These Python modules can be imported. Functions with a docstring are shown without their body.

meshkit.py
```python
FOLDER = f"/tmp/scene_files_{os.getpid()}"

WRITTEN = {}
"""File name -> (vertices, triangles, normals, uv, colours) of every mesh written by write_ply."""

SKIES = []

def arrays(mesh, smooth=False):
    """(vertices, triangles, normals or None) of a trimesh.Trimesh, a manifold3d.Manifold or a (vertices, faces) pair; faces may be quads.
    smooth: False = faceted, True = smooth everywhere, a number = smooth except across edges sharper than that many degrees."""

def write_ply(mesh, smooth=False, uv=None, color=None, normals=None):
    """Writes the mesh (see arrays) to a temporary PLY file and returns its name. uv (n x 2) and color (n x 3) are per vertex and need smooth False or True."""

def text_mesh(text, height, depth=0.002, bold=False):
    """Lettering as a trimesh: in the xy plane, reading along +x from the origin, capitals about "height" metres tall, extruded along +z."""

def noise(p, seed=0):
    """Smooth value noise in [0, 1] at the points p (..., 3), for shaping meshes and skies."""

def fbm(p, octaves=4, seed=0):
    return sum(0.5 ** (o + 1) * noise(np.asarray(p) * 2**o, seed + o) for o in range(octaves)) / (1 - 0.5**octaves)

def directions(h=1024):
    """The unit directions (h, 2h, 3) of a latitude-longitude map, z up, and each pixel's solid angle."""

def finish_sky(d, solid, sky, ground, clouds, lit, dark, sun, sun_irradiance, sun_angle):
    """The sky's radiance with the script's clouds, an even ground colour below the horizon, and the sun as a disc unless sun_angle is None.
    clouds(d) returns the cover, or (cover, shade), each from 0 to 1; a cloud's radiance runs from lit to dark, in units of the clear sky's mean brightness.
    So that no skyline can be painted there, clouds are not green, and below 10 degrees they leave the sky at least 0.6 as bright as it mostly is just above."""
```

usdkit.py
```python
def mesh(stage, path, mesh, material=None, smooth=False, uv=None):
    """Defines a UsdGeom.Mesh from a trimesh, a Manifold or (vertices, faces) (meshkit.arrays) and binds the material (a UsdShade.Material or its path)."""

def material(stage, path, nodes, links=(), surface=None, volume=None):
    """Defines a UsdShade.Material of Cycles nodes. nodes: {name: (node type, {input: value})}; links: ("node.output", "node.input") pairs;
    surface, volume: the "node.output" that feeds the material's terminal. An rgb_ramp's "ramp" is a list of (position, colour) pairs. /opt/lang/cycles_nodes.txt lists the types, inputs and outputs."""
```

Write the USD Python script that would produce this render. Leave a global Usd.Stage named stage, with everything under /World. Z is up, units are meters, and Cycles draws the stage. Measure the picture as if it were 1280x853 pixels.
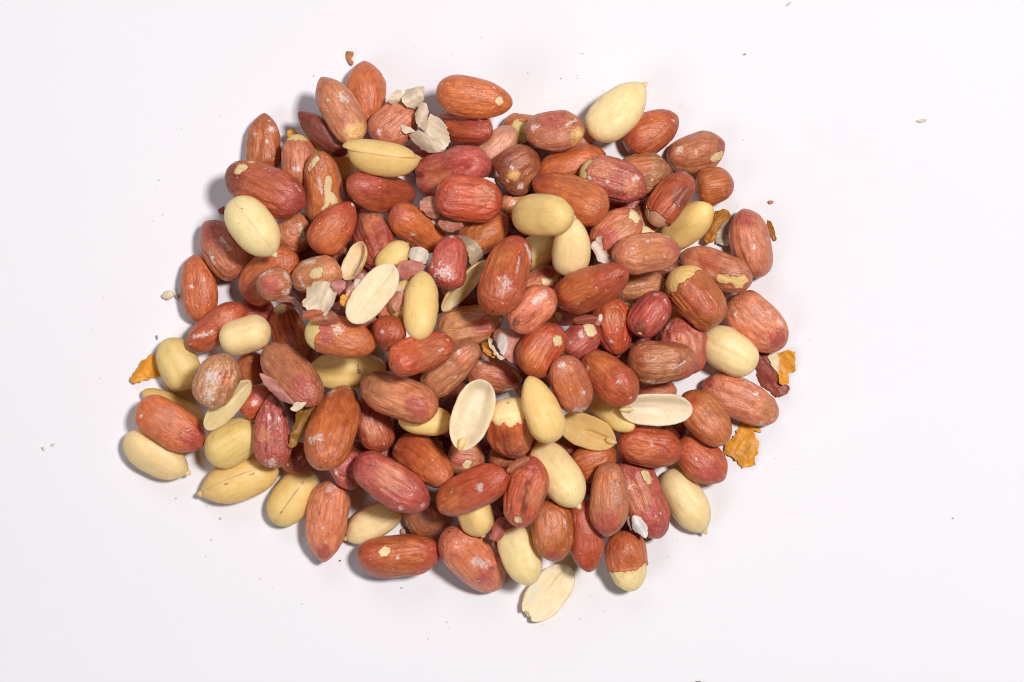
import math
import numpy as np
from pxr import Gf, Sdf, Usd, UsdGeom, UsdLux, UsdShade, Vt
from scipy.spatial import Delaunay
from shapely.geometry import Point, Polygon
from shapely import contains_xy
import meshkit
import usdkit

stage = Usd.Stage.CreateInMemory()
UsdGeom.SetStageUpAxis(stage, UsdGeom.Tokens.z)
UsdGeom.SetStageMetersPerUnit(stage, 1.0)
UsdGeom.Xform.Define(stage, "/World")

# ------------------------------------------------------------------ camera
MM = 0.2                      # millimetres of table per photo pixel
PW, PH = 1280, 853
FOCAL = 85.0
CAMZ = FOCAL * PW * MM / 36.0   # mm above the paper (looking straight down)
cam = UsdGeom.Camera.Define(stage, "/World/camera")
cam.CreateFocalLengthAttr(FOCAL)
cam.CreateHorizontalApertureAttr(36.0)
cam.CreateVerticalApertureAttr(36.0 * PH / PW)
cam.CreateClippingRangeAttr(Gf.Vec2f(0.05, 50.0))
cam.CreateFStopAttr(16.0)
cam.CreateFocusDistanceAttr((CAMZ - 12) / 1000.0)
cam.AddTranslateOp().Set(Gf.Vec3d(0, 0, CAMZ / 1000.0))
cam.CreateExposureAttr(0.2)

# ------------------------------------------------------------------ lamps
def rect_light(name, pos, target, w, h, intensity, color):
    l = UsdLux.RectLight.Define(stage, "/World/" + name)
    l.CreateWidthAttr(w)
    l.CreateHeightAttr(h)
    l.CreateIntensityAttr(intensity)
    l.CreateColorAttr(Gf.Vec3f(*color))
    p, t = Gf.Vec3d(*pos), Gf.Vec3d(*target)
    up = Gf.Vec3d(0, 1, 0) if abs((t - p).GetNormalized()[1]) < 0.9 else Gf.Vec3d(1, 0, 0)
    m = Gf.Matrix4d().SetLookAt(p, t, up).GetInverse()
    l.AddTransformOp().Set(m)
    return l

rect_light("key_lamp", (0.37, 0.20, 1.21), (0.0, 0.0, 0.0), 0.14, 0.14, 232.0, (1.0, 0.965, 0.945))
rect_light("left_softbox", (-0.78, -0.48, 1.05), (0.0, 0.0, 0.0), 0.6, 0.6, 3.0, (0.975, 0.96, 1.0))
rect_light("back_softbox", (-0.25, 0.85, 1.0), (0.0, 0.0, 0.0), 0.6, 0.6, 2.5, (0.975, 0.96, 1.0))

# ------------------------------------------------------------------ materials
def M(name, nodes, links, surface):
    return usdkit.material(stage, "/World/Looks/" + name, nodes, links, surface=surface)

UsdGeom.Scope.Define(stage, "/World/Looks")

M("paper", {
    "g": ("geometry", {}),
    "n": ("noise_texture", {"scale": 9.0, "detail": 3.0}),
    "r": ("rgb_ramp", {"ramp": [(0.3, (0.768, 0.757, 0.792)), (0.7, (0.788, 0.777, 0.812))]}),
    "f": ("noise_texture", {"scale": 900.0, "detail": 4.0}),
    "b": ("bump", {"strength": 0.25, "distance": 0.0001}),
    "p": ("principled_bsdf", {"roughness": 0.75, "specular_ior_level": 0.25}),
}, [("g.position", "n.vector"), ("g.position", "f.vector"), ("n.fac", "r.fac"), ("r.color", "p.base_color"), ("f.fac", "b.height"), ("b.normal", "p.normal")], "p.BSDF")

M("peanut_skin", {
    "rest": ("attribute", {"attribute": "rest"}),
    "tint": ("attribute", {"attribute": "tint"}),
    "masks": ("attribute", {"attribute": "masks"}),
    "mk": ("separate_xyz", {}),
    "mp": ("mapping", {"scale": (0.24, 1.0, 1.0)}),
    "vein": ("noise_texture", {"scale": 1.25, "detail": 3.0, "roughness": 0.6, "distortion": 0.25}),
    "veinr": ("rgb_ramp", {"ramp": [(0.22, (0.76, 0.70, 0.68)), (0.42, (0.95, 0.93, 0.93)), (0.55, (1.02, 1.02, 1.02)), (0.78, (1.12, 1.16, 1.16))]}),
    "m1": ("mix_color", {"blend_type": "multiply", "fac": 1.0, "use_clamp": False}),
    "blot": ("noise_texture", {"scale": 0.42, "detail": 3.0, "roughness": 0.6}),
    "blotr": ("rgb_ramp", {"ramp": [(0.3, (0.72, 0.60, 0.58)), (0.5, (1.0, 1.0, 1.0)), (0.72, (1.22, 1.3, 1.25))]}),
    "m2": ("mix_color", {"blend_type": "multiply", "fac": 0.9, "use_clamp": False}),
    # thin pale streaks that run along the nut
    "mp2": ("mapping", {"scale": (0.055, 1.0, 1.0), "location": (7.0, 3.0, 1.0)}),
    "line": ("noise_texture", {"scale": 2.6, "detail": 2.0, "roughness": 0.5}),
    "liner": ("rgb_ramp", {"ramp": [(0.60, (0, 0, 0)), (0.74, (1, 1, 1))]}),
    "linef": ("math", {"math_type": "multiply", "value2": 0.12}),
    "m3": ("mix_color", {"b": (0.68, 0.40, 0.32)}),
    # dusty bloom
    "dn": ("noise_texture", {"scale": 1.5, "detail": 6.0, "roughness": 0.78}),
    "dsum": ("math", {"math_type": "multiply_add", "value2": 3.0, "value3": -1.5}),
    "dadd": ("math", {"math_type": "add"}),
    "dr": ("map_range", {"range_type": "smoothstep", "from_min": 0.40, "from_max": 0.95, "to_min": 0.0, "to_max": 0.78, "clamp": True}),
    "m4": ("mix_color", {"b": (0.80, 0.66, 0.60)}),
    # tiny cream specks where the skin is chipped
    "vo": ("voronoi_texture", {"scale": 0.75, "randomness": 1.0}),
    "vr": ("map_range", {"from_min": 0.09, "from_max": 0.13, "to_min": 1.0, "to_max": 0.0, "clamp": True}),
    "vs": ("separate_color", {}),
    "vt": ("math", {"math_type": "greater_than", "value2": 0.80}),
    "vf": ("math", {"math_type": "multiply"}),
    "m5": ("mix_color", {"b": (0.80, 0.64, 0.52)}),
    # chips
    "cn": ("math", {"math_type": "multiply_add", "value2": 1.0, "value3": -0.5}),
    "cadd": ("math", {"math_type": "add"}),
    "cr": ("map_range", {"range_type": "smoothstep", "from_min": 0.46, "from_max": 0.54, "to_min": 0.0, "to_max": 1.0, "clamp": True}),
    "m6": ("mix_color", {"b": (0.84, 0.70, 0.45)}),
    "rr": ("map_range", {"from_min": 0.25, "from_max": 0.75, "to_min": 0.30, "to_max": 0.50, "clamp": True}),
    "hb": ("math", {"math_type": "multiply_add", "value2": 0.5}),
    "mp3": ("mapping", {"scale": (0.17, 1.0, 1.0), "location": (2.0, 5.0, 9.0)}),
    "wv": ("noise_texture", {"scale": 0.9, "detail": 2.0}),
    "wa": ("vector_math", {"math_type": "multiply_add", "vector2": (0.5, 0.5, 0.5)}),
    "crz": ("voronoi_texture", {"feature": "distance_to_edge", "scale": 0.62}),
    "crl": ("rgb_ramp", {"ramp": [(0.0, (1, 1, 1)), (0.02, (0.9, 0.9, 0.9)), (0.075, (0, 0, 0)), (1.0, (0, 0, 0))]}),
    "crm": ("map_range", {"range_type": "smoothstep", "from_min": 0.36, "from_max": 0.60, "to_min": 0.05, "to_max": 0.4, "clamp": True}),
    "crf": ("math", {"math_type": "multiply"}),
    "m35": ("mix_color", {"blend_type": "multiply", "b": (0.40, 0.30, 0.28)}),
    "hc": ("math", {"math_type": "multiply_add", "value2": -0.7}),
    "bump": ("bump", {"strength": 0.75, "distance": 0.0003}),
    "p": ("principled_bsdf", {"specular_ior_level": 0.38, "coat_weight": 0.34, "coat_roughness": 0.17, "subsurface_weight": 0.08, "subsurface_scale": 0.0006, "subsurface_radius": (1.0, 0.4, 0.25)}),
}, [
    ("masks.vector", "mk.vector"),
    ("rest.vector", "mp.vector"), ("mp.vector", "vein.vector"), ("vein.fac", "veinr.fac"),
    ("tint.color", "m1.a"), ("veinr.color", "m1.b"),
    ("rest.vector", "blot.vector"), ("blot.fac", "blotr.fac"), ("m1.result", "m2.a"), ("blotr.color", "m2.b"),
    ("rest.vector", "mp2.vector"), ("mp2.vector", "line.vector"), ("line.fac", "liner.fac"), ("liner.color", "linef.value1"),
    ("linef.value", "m3.fac"), ("m2.result", "m3.a"),
    ("rest.vector", "dn.vector"), ("dn.fac", "dsum.value1"), ("dsum.value", "dadd.value1"), ("mk.x", "dadd.value2"), ("dadd.value", "dr.value"),
    ("dr.result", "m4.fac"), ("m35.result", "m4.a"),
    ("rest.vector", "mp3.vector"), ("rest.vector", "wv.vector"), ("wv.color", "wa.vector1"), ("mp3.vector", "wa.vector3"), ("wa.vector", "crz.vector"), ("crz.distance", "crl.fac"), ("blot.fac", "crm.value"), ("crl.color", "crf.value1"), ("crm.result", "crf.value2"),
    ("crf.value", "m35.fac"), ("m3.result", "m35.a"), ("crf.value", "hc.value1"), ("hb.value", "hc.value3"),
    ("rest.vector", "vo.vector"), ("vo.distance", "vr.value"), ("vo.color", "vs.color"), ("vs.r", "vt.value1"), ("vr.result", "vf.value1"), ("vt.value", "vf.value2"),
    ("vf.value", "m5.fac"), ("m4.result", "m5.a"),
    ("dn.fac", "cn.value1"), ("cn.value", "cadd.value1"), ("mk.y", "cadd.value2"), ("cadd.value", "cr.value"),
    ("cr.result", "m6.fac"), ("m5.result", "m6.a"), ("m6.result", "p.base_color"),
    ("blot.fac", "rr.value"), ("rr.result", "p.roughness"),
    ("dn.fac", "hb.value1"), ("vein.fac", "hb.value3"), ("hc.value", "bump.height"), ("bump.normal", "p.normal"), ("bump.normal", "p.coat_normal"),
], "p.BSDF")

M("peanut_kernel", {
    "rest": ("attribute", {"attribute": "rest"}),
    "tint": ("attribute", {"attribute": "tint"}),
    "masks": ("attribute", {"attribute": "masks"}),
    "mk": ("separate_xyz", {}),
    "n": ("noise_texture", {"scale": 0.5, "detail": 4.0, "roughness": 0.6}),
    "r": ("rgb_ramp", {"ramp": [(0.26, (0.93, 0.88, 0.78)), (0.48, (1.0, 1.0, 1.0)), (0.75, (1.05, 1.07, 1.12))]}),
    "m1": ("mix_color", {"blend_type": "multiply", "fac": 1.0, "use_clamp": False}),
    "mp": ("mapping", {"scale": (0.12, 1.0, 1.0)}),
    "st": ("noise_texture", {"scale": 1.5, "detail": 2.0}),
    "sr": ("rgb_ramp", {"ramp": [(0.30, (0.94, 0.90, 0.82)), (0.5, (1.0, 1.0, 1.0))]}),
    "m2": ("mix_color", {"blend_type": "multiply", "fac": 0.8, "use_clamp": False}),
    "vo": ("voronoi_texture", {"scale": 0.55}),
    "vr": ("map_range", {"from_min": 0.07, "from_max": 0.14, "to_min": 0.55, "to_max": 0.0, "clamp": True}),
    "vs": ("separate_color", {}),
    "vt": ("math", {"math_type": "greater_than", "value2": 0.86}),
    "vf": ("math", {"math_type": "multiply"}),
    "m3": ("mix_color", {"b": (0.42, 0.28, 0.08)}),
    "dn": ("noise_texture", {"scale": 1.6, "detail": 4.0, "roughness": 0.65}),
    "da": ("math", {"math_type": "multiply_add", "value2": 1.4, "value3": -0.7}),
    "db": ("math", {"math_type": "add"}),
    "dr": ("map_range", {"range_type": "smoothstep", "from_min": 0.45, "from_max": 0.6, "to_min": 0.0, "to_max": 0.75, "clamp": True}),
    "m4": ("mix_color", {"b": (0.86, 0.76, 0.56)}),
    "ca": ("math", {"math_type": "add"}),
    "cr": ("map_range", {"range_type": "smoothstep", "from_min": 0.40, "from_max": 0.65, "to_min": 0.0, "to_max": 0.8, "clamp": True}),
    "m5": ("mix_color", {"b": (0.30, 0.15, 0.05)}),
    "bump": ("bump", {"strength": 0.6, "distance": 0.00015}),
    "p": ("principled_bsdf", {"roughness": 0.47, "specular_ior_level": 0.4, "subsurface_weight": 0.35, "subsurface_scale": 0.0011, "subsurface_radius": (1.0, 0.62, 0.28)}),
}, [
    ("rest.vector", "n.vector"), ("n.fac", "r.fac"), ("tint.color", "m1.a"), ("r.color", "m1.b"),
    ("rest.vector", "mp.vector"), ("mp.vector", "st.vector"), ("st.fac", "sr.fac"), ("m1.result", "m2.a"), ("sr.color", "m2.b"),
    ("rest.vector", "vo.vector"), ("vo.distance", "vr.value"), ("vo.color", "vs.color"), ("vs.r", "vt.value1"),
    ("vr.result", "vf.value1"), ("vt.value", "vf.value2"), ("vf.value", "m3.fac"), ("m2.result", "m3.a"),
    ("masks.vector", "mk.vector"), ("rest.vector", "dn.vector"), ("dn.fac", "da.value1"), ("da.value", "db.value1"), ("mk.x", "db.value2"), ("db.value", "dr.value"),
    ("dr.result", "m4.fac"), ("m3.result", "m4.a"),
    ("da.value", "ca.value1"), ("mk.z", "ca.value2"), ("ca.value", "cr.value"), ("cr.result", "m5.fac"), ("m4.result", "m5.a"),
    ("m5.result", "p.base_color"), ("dn.fac", "bump.height"), ("bump.normal", "p.normal"),
], "p.BSDF")

M("loose_skin", {
    "rest": ("attribute", {"attribute": "rest"}),
    "tint": ("attribute", {"attribute": "tint"}),
    "mp": ("mapping", {"scale": (0.2, 1.0, 1.0)}),
    "n": ("noise_texture", {"scale": 1.6, "detail": 4.0, "roughness": 0.65}),
    "r": ("rgb_ramp", {"ramp": [(0.28, (0.84, 0.78, 0.72)), (0.5, (1.0, 1.0, 1.0)), (0.74, (1.08, 1.1, 1.12))]}),
    "m1": ("mix_color", {"blend_type": "multiply", "fac": 1.0, "use_clamp": False}),
    "bump": ("bump", {"strength": 0.5, "distance": 0.00015}),
    "p": ("principled_bsdf", {"roughness": 0.45, "specular_ior_level": 0.4}),
    "t": ("translucent_bsdf", {}),
    "mx": ("mix_closure", {"fac": 0.16}),
}, [("rest.vector", "mp.vector"), ("mp.vector", "n.vector"), ("n.fac", "r.fac"), ("tint.color", "m1.a"), ("r.color", "m1.b"),
    ("m1.result", "p.base_color"), ("m1.result", "t.color"), ("n.fac", "bump.height"), ("bump.normal", "p.normal"),
    ("p.BSDF", "mx.closure1"), ("t.BSDF", "mx.closure2")], "mx.closure")

# ------------------------------------------------------------------ prim helpers
used = {}
def numbered(parent, name):
    k = (parent, name)
    used[k] = used.get(k, -1) + 1
    return f"{parent}/{name}" + (f"_{used[k]:03d}" if used[k] else "")

def tag(prim, label=None, cat=None, group=None, kind=None):
    for key, val in (("label", label), ("category", cat), ("group", group), ("kind", kind)):
        if val:
            prim.SetCustomDataByKey(key, val)

def put_mesh(path, v, f, mat, attrs=None, smooth=True):
    """v in millimetres"""
    m = usdkit.mesh(stage, path, (np.asarray(v) * 0.001, f), "/World/Looks/" + mat, smooth=smooth)
    api = UsdGeom.PrimvarsAPI(m)
    for key, (typ, val) in (attrs or {}).items():
        t = Sdf.ValueTypeNames.Color3fArray if typ == "c" else Sdf.ValueTypeNames.Float3Array
        api.CreatePrimvar(key, t, "vertex").Set(Vt.Vec3fArray.FromNumpy(np.ascontiguousarray(val, np.float32)))
    return m.GetPrim()

def to_world(px, py, z):
    k = (CAMZ - z) / CAMZ * MM
    return np.array([(px - PW / 2) * k, (PH / 2 - py) * k])

# ------------------------------------------------------------------ what lies under each new piece: a height map of the heap
CELL = 0.7
GX0, GY0, GNX, GNY = -130.0, -92.0, 372, 264
HEAP = np.zeros((GNX, GNY))
def cells(v):
    i = np.clip(((v[:, 0] - GX0) / CELL).astype(int), 0, GNX - 1)
    j = np.clip(((v[:, 1] - GY0) / CELL).astype(int), 0, GNY - 1)
    return i, j
def drop(v):
    i, j = cells(v)
    return float((HEAP[i, j] - v[:, 2]).max())
def occupy(v):
    i, j = cells(v)
    np.maximum.at(HEAP, (i, j), v[:, 2])

def rot_x(a):
    c, s = math.cos(a), math.sin(a)
    return np.array([[1, 0, 0], [0, c, -s], [0, s, c]])
def rot_y(a):
    c, s = math.cos(a), math.sin(a)
    return np.array([[c, 0, s], [0, 1, 0], [-s, 0, c]])
def rot_z(a):
    c, s = math.cos(a), math.sin(a)
    return np.array([[c, -s, 0], [s, c, 0], [0, 0, 1]])

# ------------------------------------------------------------------ peanut shapes
def profile(s, sharp, s0=-0.06, blunt=2.5):
    s = np.asarray(s, float)
    q = np.where(s < s0, (s0 - s) / (1 + s0), (s - s0) / (1 - s0))
    q = np.clip(q, 0, 1)
    a = np.clip(1 - q ** blunt, 0, 1) ** 0.5
    b = np.clip(1 - q ** (2.95 - 0.35 * sharp), 0, 1) ** (0.52 + 0.30 * sharp)
    r = np.where(s < s0, a, b)
    nub = 0.17 * np.sqrt(np.clip(1 - ((s - 0.90) / 0.10) ** 2, 0, 1)) * min(1.0, sharp * 1.3)
    return np.where(s > 0.86, (r ** 3 + nub ** 3) ** (1 / 3), r)

def smoothstep(a, b, x):
    t = np.clip((x - a) / (b - a), 0, 1)
    return t * t * (3 - 2 * t)

def whole(L, R, Rz, seed, sharp, cleft, cleft_at, bend, wrinkle, lump, nu, nv):
    """Closed rings from the blunt to the pointed end; returns rings (nu-1, nv, 3), both poles, s, theta."""
    s = -np.cos(np.pi * np.arange(1, nu) / nu)
    th = np.arange(nv) / nv * 2 * np.pi               # 0 = +y, pi/2 = up
    S, T = np.meshgrid(s, th, indexing="ij")
    r = profile(S, sharp, s0=-0.06 + 0.12 * math.sin(seed * 1.7), blunt=2.75 + 0.6 * abs(math.sin(seed * 2.3)))
    pos = np.pi / 2 - math.asin(np.clip(cleft_at, -1, 1)) + 0.14 * np.sin(2.2 * S + seed)
    def ang(a, b):
        return (a - b + np.pi) % (2 * np.pi) - np.pi
    fade = smoothstep(1.0, 0.75, np.abs(S))
    rc = np.random.default_rng(int(seed * 10) + 3)
    m = np.ones_like(T)
    for _ in range(4):
        gp = rc.uniform(0, 2 * np.pi) + 0.25 * np.sin(rc.uniform(1, 2.5) * S + rc.uniform(0, 6))
        m = m - wrinkle * rc.uniform(0.008, 0.03) * np.exp(-(ang(T, gp) / rc.uniform(0.08, 0.18)) ** 2) * fade * smoothstep(0.3, 0.7, meshkit.noise(np.stack([S * 1.2 + seed, T * 0, T * 0 + gp[0, 0] * 9], -1), 3) + 0.15)
    m -= cleft * np.exp(-(ang(T, pos) / (0.13 + 0.7 * cleft)) ** 2) * fade - 0.6 * cleft * np.exp(-(ang(T, pos + np.pi) / 0.2) ** 2) * fade
    m += 0.35 * cleft * (np.exp(-((np.abs(ang(T, pos)) - 0.42) / 0.22) ** 2)) * fade
    P = np.stack([S * L / 2, r * R * np.cos(T), r * Rz * np.sin(T)], -1)
    off = np.array([seed * 17.3, seed * 5.1, seed * 9.7])
    rg = np.random.default_rng(int(seed * 10) + 7)
    a2, a3, a4, tw = rg.uniform(0.0, 0.05) + lump * 0.35, rg.uniform(0.015, 0.05) + lump * 0.3, rg.uniform(0.0, 0.025), rg.uniform(-0.8, 0.8)
    bend = bend + rg.uniform(-0.09, 0.09)
    f2, f3, f4 = rg.uniform(0, 6.28, 3)
    m += a2 * np.cos(2 * T + f2 + tw * S) + a3 * np.cos(3 * T + f3 - tw * S) + a4 * np.cos(4 * T + f4 + 1.5 * tw * S)
    low = meshkit.fbm(P / 5.0 + off, 2, 3) - 0.5
    m += lump * 2 * low
    vn = meshkit.noise(P * np.array([0.16, 0.85, 0.85]) + off, 11)
    rid = 1 - np.abs(2 * vn - 1)
    vn2 = meshkit.noise(P * np.array([0.25, 1.9, 1.9]) + off, 12)
    m += wrinkle * (0.06 * (rid - 0.5) + 0.026 * (vn2 - 0.5))
    vn3 = meshkit.noise(P * np.array([0.12, 0.7, 0.7]) + off * 1.3, 14)
    m -= wrinkle * 0.035 * np.exp(-((vn3 - 0.5) / 0.045) ** 2) * smoothstep(0.45, 0.6, meshkit.noise(P * 0.25 + off, 15)) * fade
    P[..., 1:] *= (m * (1 + rg.uniform(-0.10, 0.10) * S + rg.uniform(-0.05, 0.05) * np.cos(3.0 * S + f2)))[..., None]
    P[..., 1] += bend * R * (S ** 2 - 0.35)
    lo = np.array([-L / 2, bend * R * 0.65, 0.0])
    hi = np.array([L / 2, bend * R * 0.65, 0.0])
    return P, lo, hi, s, th

def ring_faces(nr, nv):
    i, j = np.meshgrid(np.arange(nr - 1), np.arange(nv), indexing="ij")
    j2 = (j + 1) % nv
    q = np.stack([i * nv + j, i * nv + j2, (i + 1) * nv + j2, (i + 1) * nv + j], -1).reshape(-1, 4)
    return q
def closed(P, lo, hi):
    nr, nv = P.shape[:2]
    v = np.vstack([P.reshape(-1, 3), lo, hi])
    q = ring_faces(nr, nv)[:, ::-1]
    f = np.vstack([q[:, [0, 1, 2]], q[:, [0, 2, 3]]])
    a, b = nr * nv, nr * nv + 1
    j = np.arange(nv)
    j2 = (j + 1) % nv
    f = np.vstack([f, np.stack([np.full(nv, a), j, j2], 1)[:, ::-1], np.stack([np.full(nv, b), (nr - 1) * nv + j2, (nr - 1) * nv + j], 1)[:, ::-1]])
    return v, fix_winding(v, f)
def fix_winding(v, f):
    a, b, c = v[f[:, 0]], v[f[:, 1]], v[f[:, 2]]
    return f if (np.einsum("ij,ij->i", a - v.mean(0), np.cross(b - a, c - a)).sum()) > 0 else f[:, ::-1]

def half_rings(L, R, D, seed, sharp, dish, gapfun=None, nu=56, nb=26, nf=22, lump=0.03, chan=0.0, bev=0.05):
    """Half a kernel: rounded back below (-z), flat or dished face on top."""
    s = -np.cos(np.pi * np.arange(1, nu) / nu)
    tb = np.pi + np.arange(nb) / nb * np.pi            # back: from -y round to +y
    yf = np.cos(np.arange(nf) / nf * np.pi)            # face: +y to -y
    r = profile(s, sharp, s0=-0.05, blunt=2.5)
    off = np.array([seed * 13.1, seed * 3.7, seed * 7.9])
    rings = np.zeros((len(s), nb + nf, 3))
    S = s[:, None]
    rr = r[:, None]
    rings[:, :nb, 0] = S * L / 2
    rings[:, :nb, 1] = rr * R * np.cos(tb)
    rings[:, :nb, 2] = rr * D * np.sin(tb)
    rings[:, nb:, 0] = S * L / 2
    rings[:, nb:, 1] = rr * R * yf
    rim = smoothstep(0.95, 0.25, np.abs(yf))[None, :]
    endf = smoothstep(1.0, 0.62, np.abs(S))
    rings[:, nb:, 2] = -dish * D * (rim ** 1.2) * endf - bev * R * (np.abs(yf)[None, :] > 0.97) * rr
    if chan:
        rings[:, nb:, 2] -= chan * D * np.exp(-(yf[None, :] / 0.14) ** 2) * smoothstep(-0.25, 0.15, S) * smoothstep(0.98, 0.8, S)
    if gapfun is not None:
        rings[:, nb:, 2] -= gapfun(S) * np.clip(1 - np.abs(yf)[None, :] ** 6, 0, 1) + 0.0
    low = meshkit.fbm(rings / 3.0 + off, 3, 5) - 0.5
    rings[..., 1] *= 1 + lump * 2 * low
    rings[..., 2] += 0.10 * (meshkit.fbm(rings * np.array([0.8, 1.1, 0.3]) + off, 2, 8) - 0.5) * (np.arange(nb + nf)[None, :] >= nb)
    rings[..., 2] += 0.25 * low * (np.arange(nb + nf)[None, :] >= nb)
    lo = np.array([-L / 2, 0, -0.06 * D])
    hi = np.array([L / 2, 0, -0.06 * D])
    return rings, lo, hi

TINT = {
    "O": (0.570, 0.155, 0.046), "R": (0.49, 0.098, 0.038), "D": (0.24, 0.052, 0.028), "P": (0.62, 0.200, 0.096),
    "C": (0.50, 0.100, 0.070), "T": (0.54, 0.225, 0.098), "B": (0.41, 0.128, 0.052), "Q": (0.64, 0.31, 0.20),
    "Y": (0.94, 0.600, 0.225), "W": (0.95, 0.680, 0.345), "G": (0.82, 0.565, 0.220), "A": (0.72, 0.42, 0.145),
    "I": (0.95, 0.725, 0.45),
}

class Pose:
    """From two photo points to a place in the heap."""
    def __init__(self, bx, by, tx, ty, w):
        self.c = np.array([(bx + tx) / 2.0, (by + ty) / 2.0])
        d = np.array([tx - bx, -(ty - by)], float)
        self.len = float(np.hypot(*d))
        self.ax = d / self.len
        self.len *= 1.015
        self.nx = np.array([-self.ax[1], self.ax[0]])
        self.w = float(w) * 0.985
        self.yaw = math.atan2(self.ax[1], self.ax[0])
    def local(self, px, py):
        d = np.array([px - self.c[0], -(py - self.c[1])])
        return float(d @ self.ax) / (self.len / 2), float(d @ self.nx) / (self.w / 2)

def settle(pose, v, roll, zmin, pitch=None, squeeze=0.88, halfthick=None, show=0):
    """v: local mm points (z up). Finds the lean and height at which the piece rests on what is already there."""
    w0 = v * np.array([0.96, squeeze, squeeze])
    base = rot_x(roll)
    best = None
    for p in ([pitch] if pitch is not None else [-40, -32, -24, -16, -8, 0, 8, 16, 24, 32, 40]):
        if show and p * show < -9:
            continue
        a = math.radians(p)
        th = halfthick or pose.w * MM / 2
        half = pose.len * MM / 2
        k = math.sqrt(max(half ** 2 - (th * math.sin(a)) ** 2, (0.6 * half) ** 2)) / math.cos(a) / half
        k = min(k, 1.18)
        R = rot_z(pose.yaw) @ rot_y(-a) @ base
        z = 5.0
        for _ in range(2):
            kz = (CAMZ - z) / CAMZ
            p2 = (w0 * np.array([k * kz, kz, kz])) @ R.T
            xy = to_world(*pose.c, z)
            p2[:, :2] += xy
            z = max(drop(p2), zmin)
        score = z + 0.055 * abs(p)
        if best is None or score < best[0]:
            best = (score, z, a, k, kz)
    _, z, a, k, kz = best
    kz = (CAMZ - z) / CAMZ
    R = rot_z(pose.yaw) @ rot_y(-a) @ base
    return z, R, np.array([k * kz, kz, kz])

def mark_mask(P, pose, spec, L, R, Rz, sharp, seed, rough=0.35):
    """How strongly a mark [px, py, r(, px2, py2)] covers the local points P."""
    px, py, r = spec[:3]
    ends = [(px, py)] + ([(spec[3], spec[4])] if len(spec) > 3 else [])
    q = []
    for e in ends:
        t, s = pose.local(*e)
        t = max(-0.99, min(0.99, t))
        rr = float(profile(np.array([t]), sharp)[0])
        s = max(-0.97, min(0.97, s / max(rr, 0.2)))
        q.append(np.array([t * L / 2, s * R * rr, math.sqrt(1 - s * s) * Rz * rr]))
    a = q[0]
    if len(q) == 1:
        d = np.linalg.norm(P - a, axis=-1)
    else:
        ab = q[1] - a
        t = np.clip(((P - a) @ ab) / (ab @ ab), 0, 1)
        d = np.linalg.norm(P - a - t[..., None] * ab, axis=-1)
    d = d / (r * MM)
    d = d + rough * 2 * (meshkit.fbm(P * 0.9 + seed * 3.1, 3, 21) - 0.5)
    return d

def masks_for(P, pose, marks, L, R, Rz, sharp, seed, base_dust, tint):
    shp = P.shape[:-1]
    dust, chip, dark = np.full(shp, base_dust), np.zeros(shp), np.zeros(shp)
    col = np.broadcast_to(np.array(tint), shp + (3,)).copy()
    for kind, *spec in marks:
        if kind == "B":
            continue
        dd = mark_mask(P, pose, spec, L, R, Rz, sharp, seed, 0.6)
        m = smoothstep(1.35, 0.55, dd)
        if kind == "w":
            dust = np.maximum(dust, 0.9 * smoothstep(1.7, 0.0, dd))
        elif kind == "c":
            chip = np.maximum(chip, m)
        elif kind == "k":
            dark = np.maximum(dark, m)
        else:
            col = col + m[..., None] * 0.85 * (np.array(TINT[kind]) - col)
    return np.stack([dust, chip, dark], -1), col

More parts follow.
